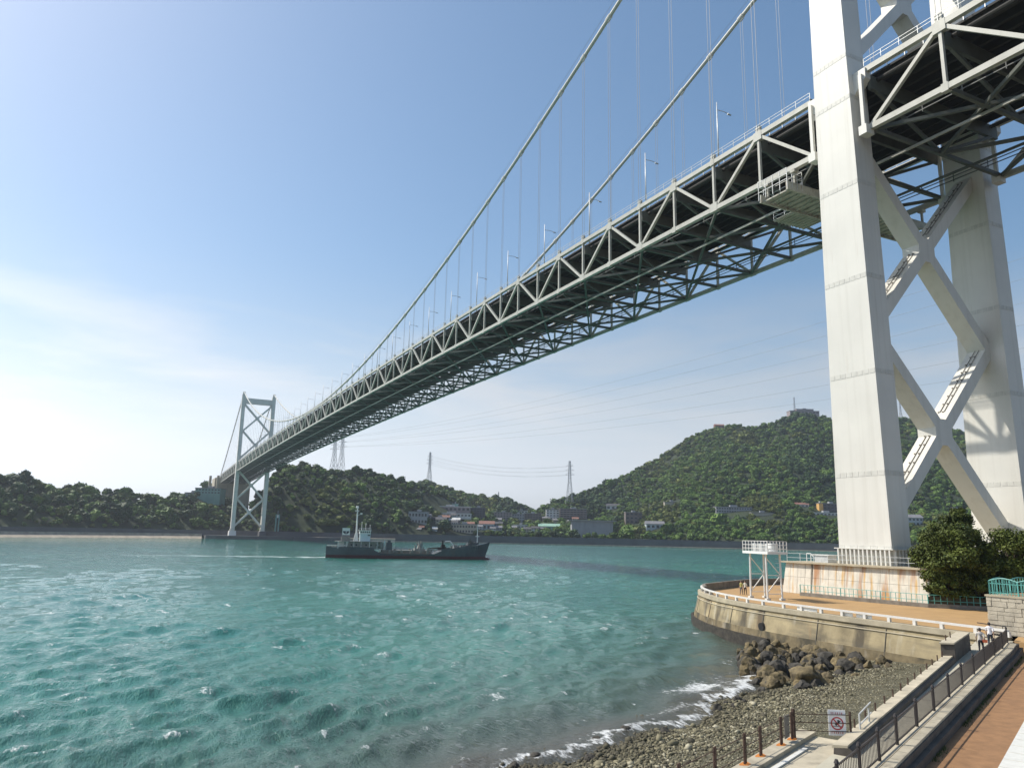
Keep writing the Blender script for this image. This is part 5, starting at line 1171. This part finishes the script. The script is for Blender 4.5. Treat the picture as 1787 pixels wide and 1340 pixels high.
for x, w, z0, z1 in hull_rows(lambda t: -1.5, lambda t: .85):
    xb = max(0, (x/LS-.88)/.12); rings.append([(x+xb*1.6, -w*.9, z0), (x+xb*.6, -w*.962, 1.252), (x+xb*.6, w*.962, 1.252), (x+xb*1.6, w*.9, z0)])
b.loft(rings); sb_(b, 'boot_topping', M['boot'])
b = MB(); b.tube([(LS-4, 0, .1), (LS-1, 0, .15), (LS+1.6, 0, .1), (LS+2.3, 0, -.1)], 1.1, 10, .45); sb_(b, 'bulbous_bow', M['boot'], smooth=True)
b = MB()                       # bulwark rim and deck
for t0, t1, z in ((.0, .30, 3.55), (.70, .985, None)):
    for s in (-1, 1):
        pts = [r for r in hull_rows(lambda t: 0, top_z) if t0*LS <= r[0] <= t1*LS]
        for r0, r1 in zip(pts[:-1], pts[1:]): b.beam((r0[0], s*r0[1]*1.02, r0[3]+.35), (r1[0], s*r1[1]*1.02, r1[3]+.35), .12, .75)
sb_(b, 'bulwark', M['hull'])
b = MB(); b.box((LS*.49, 0, 2.1), (LS*.32, 8.6, .5)); sb_(b, 'deck', M['ship_deck'])
b = MB(); b.box((LS*.49, 0, 2.75), (LS*.30, 6.4, .9)); sb_(b, 'hatch_coaming', M['ship_deck'])
for k in range(7): b = MB(); b.box((LS*(.36+.043*k), 0, 3.27), (LS*.04, 6.6, .16)); sb_(b, 'hatch_cover', M['ship_grey'])
# aft house
h1 = MB(); h1.box((14.5, 0, 4.9), (11.5, 7.6, 2.7)); sb_(h1, 'deckhouse', M['ship_grey'])
for x in (9.6, 11.5, 13.4, 15.3, 17.2, 19.4):
    for s in (-1, 1): b = MB(); b.box((x, s*3.82, 5.1), (.55, .08, .55)); sb_(b, 'porthole', M['glass'])
b = MB(); b.box((12.2, 0, 6.4), (18.0, 9.8, .18)); sb_(b, 'boat_deck', M['ship_grey'])
for x in (4.5, 7.8, 10.5, 13.3, 16.5, 19.5):
    for s in (-1, 1): b = MB(); b.beam((x, s*4.7, 3.6), (x, s*4.7, 6.4), .2, .2); sb_(b, 'stanchion', M['white'])
wh = MB(); wh.box((14.8, 0, 7.8), (4.0, 6.0, 3.2)); who = sb_(wh, 'wheelhouse', M['ship_blue'])
b = MB(); b.box((14.7, 0, 9.95), (4.3, 6.6, 1.25)); bro = sb_(b, 'bridge_deck', M['white'])
for x in np.linspace(13.1, 16.3, 5):
    for s in (-1, 1): b = MB(); b.box((x, s*3.32, 10.1), (.5, .06, .6)); sb_(b, 'window', M['glass'], bro)
for y in np.linspace(-3, 3, 6): b = MB(); b.box((16.88, y, 10.1), (.06, .65, .6)); sb_(b, 'window', M['glass'], bro)
b = MB(); b.box((14.7, 0, 10.68), (4.9, 7.2, .18)); sb_(b, 'bridge_roof', M['white'])
b = MB()
for x in np.linspace(12.5, 16.9, 6):
    for s in (-1, 1): b.beam((x, s*3.4, 10.7), (x, s*3.4, 11.6), .06, .06)
for s in (-1, 1): b.beam((12.5, s*3.4, 11.6), (16.9, s*3.4, 11.6), .06, .06)
sb_(b, 'roof_rail', M['white'])
for x, h in ((13.4, 14.0), (15.0, 13.4), (16.7, 12.9)): b = MB(); b.tube([(x, 1, 10.7), (x, 1, h)], .07, 6); b.box((x, 1, h), (.4, .3, .2)); sb_(b, 'antenna', M['white'])
b = MB(); b.box((16.2, -3.1, 8.9), (.9, .2, .45)); sb_(b, 'name_board', M['black'])
b = MB(); b.loft([[(10.3, -1.1, 6.4), (12.2, -1.1, 6.4), (12.2, 1.1, 6.4), (10.3, 1.1, 6.4)], [(11.0, -.6, 9.8), (11.8, -.6, 9.8), (11.8, .6, 9.8), (11.0, .6, 9.8)]]); sb_(b, 'funnel', M['white'])
b = MB(); b.tube([(11.4, 0, 9.0), (11.3, 0, 20.0)], .34, 8, .22); b.box((11.2, 0, 18.4), (1.5, 1.6, .3)); b.box((11.2, 0, 19.6), (1.1, 2.2, .3)); b.tube([(11.2, 0, 19.6), (11.2, 0, 20.3)], .5, 8); b.beam((11.2, 0, 16.5), (13.0, 0, 17.2), .15, .15); b.tube([(12.9, 0, 17.0), (12.9, 0, 17.6)], .4, 8); sb_(b, 'mast', M['white'])
# logo board on the aft casing
b = MB(); b.box((7.3, -2.6, 10.2), (2.9, .25, 2.7)); lb = sb_(b, 'logo_board', M['white'])
b = MB(); pts = [(7.3+1.25*math.cos(t), -2.74, 10.35+1.15*math.sin(t)) for t in np.linspace(math.pi, 2*math.pi, 16)]; b.add([(7.3, -2.74, 10.35)]+pts, [(0, k+1, k+2) for k in range(15)]); sb_(b, 'dark_emblem', M['signk'], lb)
b = MB(); b.box((7.3, -2.77, 10.1), (.24, .02, 1.2)); b.box((7.3, -2.77, 10.6), (.9, .02, .2)); sb_(b, 'emblem_stem', M['white'], lb)
b = MB()
for x in (5.9, 8.7): b.beam((x, -2.5, 6.4), (x, -2.5, 8.9), .2, .2)
b.box((7.3, 0, 7.3), (3.4, 4.4, 1.8)); sb_(b, 'aft_casing', M['ship_grey'])
b = MB(); b.box((5.7, 0, 5.0), (2.2, 4.6, 2.8)); sb_(b, 'aft_house', M['white'])
b = MB(); b.tube([(19.8, -4.1, 5.0), (20.3, -4.1, 5.0)], .7, 12); b.tube([(20.9, -3.6, 4.1), (20.9, -3.6, 6.6)], .7, 10); b.box((21.4, 0, 4.9), (1.4, 6, 2.4)); sb_(b, 'deck_store', M['ship_grey'])
b = MB(); b.box((24.4, -1.5, 4.4), (2.3, 2.6, 3.8)); b.box((24.4, -1.5, 6.6), (1.2, 1.2, .9)); sb_(b, 'crane_house', M['hull'])
b = MB(); b.beam((22.0, -2, 3.5), (22.6, -2, 7.0), .3, .3); b.beam((23.2, -2, 3.5), (22.6, -2, 7.0), .3, .3); sb_(b, 'crane_frame', M['ship_blue'])
# cargo gear amidships
for x0, hh in ((36.5, 4.6), (51, 4.0)):
    b = MB(); r__ = random.Random(int(x0))
    for k in range(12):
        a = r__.uniform(-3.4, 3.4); x = x0+r__.uniform(-2.6, 2.6); b.beam((x, a, 2.4), (x0+r__.uniform(-1, 1), a*.4, 2.4+hh*r__.uniform(.6, 1)), .28, .28)
    b.box((x0, 0, 3.3), (3.8, 5, 1.4)); b.box((x0+.4, 0, 4.7), (2.0, 3, 1.6), top=.6); b.tube([(x0-1.6, -2.2, 2.5), (x0-1.6, -2.2, 5.5)], .3, 8); sb_(b, 'winch_frame', M['ship_grey'])
b = MB(); b.beam((40, -1.2, 4.0), (47.5, -1.2, 4.7), .45, .5); b.beam((40, -1.2, 3.4), (47.5, -1.2, 4.0), .2, .2); sb_(b, 'jib', M['rust'])
b = MB(); b.tube([(46.2, -1.2, 2.4), (46.0, -1.2, 7.4)], .6, 8, .35); b.box((46.2, -1.2, 5.0), (1.5, 1.4, 1.6)); sb_(b, 'crane_post', M['black'])
b = MB(); b.tube([(47, -1.5, 7.0), (49, -1.5, 7.2), (50.5, -1.5, 5.4), (51, -1.5, 3.5)], .22, 6); sb_(b, 'hose', M['white'])
b = MB()
for x in np.linspace(52.5, 60, 12):
    for s in (-1, 1): b.beam((x, s*3.6, 3.8), (x, s*3.6, 5.6), .12, .12)
for s in (-1, 1):
    for z in (4.8, 5.6): b.beam((52.5, s*3.6, z), (60, s*3.6, z+.2), .1, .1)
sb_(b, 'fore_rail', M['ship_grey'])
b = MB(); b.box((55.5, 0, 4.7), (4, 4, 1.3)); b.tube([(57, -2.6, 5.6), (57, 2.6, 5.6)], .9, 10); b.box((58.4, 1, 6.0), (1.4, 1.2, 2.4)); b.beam((56.6, 1.5, 5), (58.0, 1.2, 8.2), .5, .5); b.beam((59.2, -1, 5), (57.4, -1, 7.8), .4, .4); sb_(b, 'windlass', M['rail_dark'])
b = MB(); b.tube([(60.6, 0, 4.5), (60.6, 0, 14.2)], .24, 8, .12); b.beam((60.6, -.9, 9.6), (60.6, .9, 9.6), .12, .12); b.box((60.6, 0, 9.3), (1.6, .3, .3)); sb_(b, 'foremast', M['white'])
b = MB()
for s in (-1, 1):
    for x in np.linspace(21, 45, 13): b.beam((x, s*5.1, 2.0), (x, s*5.1, 3.0), .08, .08)
    b.beam((21, s*5.1, 3.0), (45, s*5.1, 3.0), .08, .08)
sb_(b, 'side_rail', M['ship_grey'])
for x in (2.2, 3.6): b = MB(); b.tube([(x, -2, 3.8), (x, 2, 3.8)], .7, 10); b.box((x, 0, 4.2), (.9, 1.6, .9)); sb_(b, 'mooring_winch', M['ship_grey'])
b = MB(); r__ = random.Random(8)
for k in range(26):
    x = r__.uniform(24, 56); y = r__.choice((-4.4, -3.9, 3.9, 4.4)); h = r__.uniform(.6, 1.8); b.box((x, y, 2.3+h/2), (r__.uniform(.3, 1.1), .6, h))
for x in np.arange(26, 46, 3.3): b.tube([(x, -4.6, 2.4), (x, -4.6, 3.6), (x+.4, -4.6, 3.8)], .14, 6)
sb_(b, 'deck_fittings', M['ship_grey'])
b = MB(); b.beam((12.0, 0, 18.0), (36.5, 0, 6.5), .05, .05); b.beam((60.6, 0, 13.5), (51, 0, 6), .05, .05); sb_(b, 'stay_wire', M['rail_dark'])
b = MB()
for z in (4.3, 4.8): b.tube([(.3, -3.2, z), (4, -4.6, z), (8, -5.0, z)], .05, 5); b.tube([(.3, 3.2, z), (4, 4.6, z), (8, 5.0, z)], .05, 5)
sb_(b, 'stern_rail', M['white'])
# ------------------------------------------------------------------ trees beside the pier
def leaf_tree(label, base, h, crown_r, seed, nl=9000, tall=1.0, leaf=.17):
    r = np.random.default_rng(seed); x, y, z = base
    t = thing('tree', label, 'tree', base, 'trees beside the near tower')
    b = MB(); top = (x+r.normal(0, .3), y+r.normal(0, .3), z+h*.62); b.tube([(x, y, z-.3), (x+.1, y, z+h*.25), top], .26, 8, .1)
    blobs = []
    for k in range(34):
        a = r.uniform(0, 6.28); e = r.uniform(-.45, 1.0); q = crown_r*math.sqrt(max(0, 1-(e*.9)**2))*r.uniform(.55, 1.0)
        c = np.array([x+math.cos(a)*q, y+math.sin(a)*q, z+h*.58+e*h*.40*tall]); blobs.append((c, crown_r*r.uniform(.2, .38)))
        if k < 14: b.tube([(x, y, z+h*r.uniform(.2, .5)), tuple((c+np.array([x, y, z+h*.5]))/2), tuple(c)], .09, 5, .02)
    b.build('trunk', M['trunk'], t, smooth=True)
    V = np.zeros((nl*4, 3)); 
    ks = r.integers(0, len(blobs), nl); C = np.array([q[0] for q in blobs])[ks]; S_ = np.array([q[1] for q in blobs])[ks]
    dirs = r.normal(0, 1, (nl, 3)); dirs /= np.linalg.norm(dirs, axis=1)[:, None]; rad = S_*(r.random(nl)**.45)*r.uniform(.8, 1.25, nl); P_ = C+dirs*rad[:, None]*np.array([1, 1, .72])
    nrmv = dirs*.7+r.normal(0, .6, (nl, 3))+np.array([0, 0, .5]); nrmv /= np.linalg.norm(nrmv, axis=1)[:, None]
    a1 = np.cross(nrmv, r.normal(0, 1, (nl, 3))); a1 /= np.linalg.norm(a1, axis=1)[:, None]; a2 = np.cross(nrmv, a1); s = leaf*r.uniform(.6, 1.3, nl)[:, None]
    for k, (i, j) in enumerate(((-1, 0), (0, -.5), (1, 0), (0, .5))): V[k::4] = P_+a1*i*s+a2*j*s
    off = np.array(base); me = bpy.data.meshes.new('crown'); me.vertices.add(nl*4); me.vertices.foreach_set('co', (V-off).ravel().astype(np.float32)); me.loops.add(nl*4); me.loops.foreach_set('vertex_index', np.arange(nl*4, dtype=np.int32)); me.polygons.add(nl); me.polygons.foreach_set('loop_start', np.arange(0, nl*4, 4, dtype=np.int32)); me.update(calc_edges=True); me.materials.append(M['leaf_near'])
    link('crown', me, t); return t
leaf_tree('big bushy tree in front of the near tower leg beside the rust streaked pier', (-15.2, -11.0, PZ+.8), 7.9, 4.0, 1, 21000)
leaf_tree('tall conical tree top rising behind the bushy tree by the pier', (-11.5, -9.4, PZ+.8), 9.9, 2.0, 2, 11000, 1.1)
leaf_tree('dark evergreen right of the bushy tree under the far leg', (-10.5, -14.6, PZ+.8), 7.4, 4.0, 3, 15000)
leaf_tree('dark spreading evergreen at the picture edge beyond the green fence', (-6.0, -18.4, PZ+.8), 7.4, 4.6, 4, 15000)
leaf_tree('low dark shrub-like tree filling the planter behind the green fence', (-12.8, -12.6, PZ+.6), 4.2, 3.2, 5, 6000)
leaf_tree('low dark shrub-like tree at the end of the planter near the terrace', (-8.6, -17.2, PZ+.6), 4.4, 3.4, 6, 6000)
leaf_tree('evergreen half hidden behind the others at the foot of the far leg', (-2.0, -13.0, PZ+.8), 7.8, 4.2, 8, 12000)
leaf_tree('dense low tree hiding the pier corner behind the green fence', (-15.6, -10.6, PZ+.4), 4.6, 3.0, 9, 8000)
leaf_tree('dense low tree in the middle of the planter under the evergreens', (-10.6, -15.4, PZ+.4), 4.8, 3.4, 10, 8000)
leaf_tree('dark shrub pressed against the green fence, first from the pier corner', (-17.0, -11.4, PZ+.1), 3.4, 2.0, 20, 5000)
leaf_tree('dark shrub pressed against the green fence, second from the pier corner', (-14.6, -13.6, PZ+.1), 3.6, 2.3, 21, 5000)
leaf_tree('dark shrub pressed against the green fence, third from the pier corner', (-12.2, -16.0, PZ+.1), 3.4, 2.4, 22, 5000)
leaf_tree('dark shrub pressed against the green fence, fourth from the pier corner', (-9.6, -18.8, PZ+.1), 3.6, 2.4, 23, 5000)
leaf_tree('dark shrub pressed against the green fence, fifth from the pier corner', (-7.0, -21.4, PZ+.1), 3.6, 2.4, 24, 5000)
# ------------------------------------------------------------------ people
def person(label, base, h, heading, colors, seed, stride=.18, arm=.15, bag=False, hat=False, group='people out walking'):
    t = thing('person', label, 'person', base, group, rz=heading); k = h/1.70; r = random.Random(seed)
    V = []; E_ = []; Rr = []
    def vtx(x, y, z, a, b_=None): V.append((x*k, y*k, z*k)); Rr.append((a*k, (b_ or a)*k)); return len(V)-1
    def ed(a, b_): E_.append((a, b_)); return b_
    pel = vtx(0, 0, .92, .155, .11); wst = ed(pel, vtx(0, 0, 1.08, .135, .10)); chs = ed(wst, vtx(0, .01, 1.28, .165, .115)); shd = ed(chs, vtx(0, 0, 1.40, .13, .09)); nck = ed(shd, vtx(0, .01, 1.48, .055)); hd0 = ed(nck, vtx(0, .02, 1.555, .078, .088)); hd1 = ed(hd0, vtx(0, .02, 1.635, .082, .094)); hd2 = ed(hd1, vtx(0, .01, 1.685, .05, .06))
    nose = ed(hd0, vtx(0, .125, 1.585, .014))
    for s in (-1, 1):
        sh = ed(shd, vtx(s*.19, 0, 1.37, .062)); el = ed(sh, vtx(s*.245, -arm*s*.4-.01, 1.11, .045)); wr = ed(el, vtx(s*.25, .08-arm*s*.5, .88, .032)); pm = ed(wr, vtx(s*.25, .10-arm*s*.5, .80, .036, .022))
        for q, L_ in ((-.028, .065), (-.010, .082), (.010, .078), (.027, .06)):
            f1 = ed(pm, vtx(s*.25, .105-arm*s*.5+q, .755, .010)); ed(f1, vtx(s*.243, .11-arm*s*.5+q, .755-L_, .008))
        ed(pm, vtx(s*.235, .15-arm*s*.5, .77, .010))
        hp = ed(pel, vtx(s*.09, 0, .86, .10)); kn = ed(hp, vtx(s*.095, s*stride*.55+.03, .48, .066)); an_ = ed(kn, vtx(s*.095, s*stride-.03, .09, .042)); ft = ed(an_, vtx(s*.10, s*stride+.03, .045, .042, .036)); ed(ft, vtx(s*.105, s*stride+.15, .035, .036, .026))
    me = bpy.data.meshes.new('body'); me.from_pydata(V, E_, []); o = link('body', me, t)
    md = o.modifiers.new('skin', 'SKIN'); md.use_smooth_shade = True
    for i, sv in enumerate(me.skin_vertices[0].data): sv.radius = Rr[i]; sv.use_root = (i == pel)
    o.modifiers.new('sub', 'SUBSURF').levels = 1; o.modifiers['sub'].render_levels = 1
    dg = bpy.context.evaluated_depsgraph_get(); ev = o.evaluated_get(dg); nm_ = bpy.data.meshes.new_from_object(ev); o.modifiers.clear(); o.data = nm_
    top, bot, shoe = colors; nm_.materials.clear()
    for c, nme in ((None, ''), (top, 'shirt'), (bot, 'trousers'), (shoe, 'shoes')): nm_.materials.append(M['skin'] if c is None else mat(nme+str(seed), c, .85, .08, 8))
    for p in nm_.polygons:
        z = p.center.z/k; x = abs(p.center.x/k)
        p.material_index = 3 if z < .085 else 2 if (z < .94 and x < .205) else 1 if (z < 1.46 and (x < .215 or z > 1.16)) else 0
        p.use_smooth = True
    b = MB(); rows = []
    for q, (zz, rx, ry, yo) in enumerate(((1.55, .088, .06, -.045), (1.62, .094, .10, -.01), (1.68, .085, .09, .0), (1.725, .04, .045, .0))): rows.append([(rx*math.cos(a)*k, (yo+ry*math.sin(a))*k, zz*k) for a in np.linspace(0, 2*math.pi, 12, endpoint=False)])
    b.loft(rows); b.build('hat' if hat else 'hair', M['rail_brown'] if hat else M['hair'], t, world=False, smooth=True)
    if bag:
        b = MB(); b.loft([[(.14*k+dx*k, -.12*k+dy*k, .80*k) for dx, dy in ((0, -.05), (.26, -.05), (.26, .07), (0, .07))], [(.12*k+dx*k, -.12*k+dy*k, .98*k) for dx, dy in ((0, -.04), (.29, -.04), (.29, .06), (0, .06))]]); b.build('shoulder_bag', mat('bag_red', (.42, .09, .03), .7, .1, 6), t, world=False)
        b = MB(); b.tube([(-.14*k, -.02*k, 1.42*k), (.02*k, -.13*k, 1.25*k), (.26*k, -.12*k, .97*k)], .016*k, 5); b.build('bag_strap', M['rail_brown'], t, world=False)
    return t
hd = math.atan2(D_[1], D_[0])-math.pi/2
person('person in a pale grey top with a red shoulder bag walking up the ramp', fw_(32.6, .85, rz_(32.6)), 1.66, hd+.05, ((.50, .47, .44), (.03, .03, .035), (.05, .045, .04)), 1, .2, .2, bag=True, hat=True)
person('person in a white shirt and dark trousers at the top of the ramp', fw_(36.4, .75, rz_(36.4)), 1.72, hd-.1, ((.72, .70, .72), (.03, .035, .05), (.04, .04, .04)), 2, .12, .25)
c_ = at_z(1294, 1037, PZ); person('person in a yellow top walking on the plaza inside the round head', (c_[0], c_[1], PZ), 1.66, hd+math.pi, ((.42, .40, .14), (.10, .11, .14), (.05, .05, .05)), 3, .15, .15)
c_ = at_z(1301, 1037.5, PZ); person('person in a white top walking on the plaza beside the one in yellow', (c_[0], c_[1], PZ), 1.68, hd+math.pi, ((.66, .64, .55), (.025, .025, .03), (.04, .04, .04)), 4, .15, .1)
# ------------------------------------------------------------------ sea air: thin even haze round the whole scene
hm_ = bpy.data.materials.new('sea_haze'); hm_.use_nodes = True; N = hm_.node_tree.nodes; L = hm_.node_tree.links
N.remove(N['Principled BSDF']); pv = N.new('ShaderNodeVolumePrincipled'); pv.inputs['Color'].default_value = (.80, .88, 1.0, 1); pv.inputs['Density'].default_value = .0001; pv.inputs['Anisotropy'].default_value = .35
L.new(pv.outputs[0], N['Material Output'].inputs['Volume'])
hz = MB().box((300, 900, 142), (5000, 4200, 320)).build('haze', hm_); tag(hz, 'thin pale sea haze filling the air over the strait', kind='stuff')
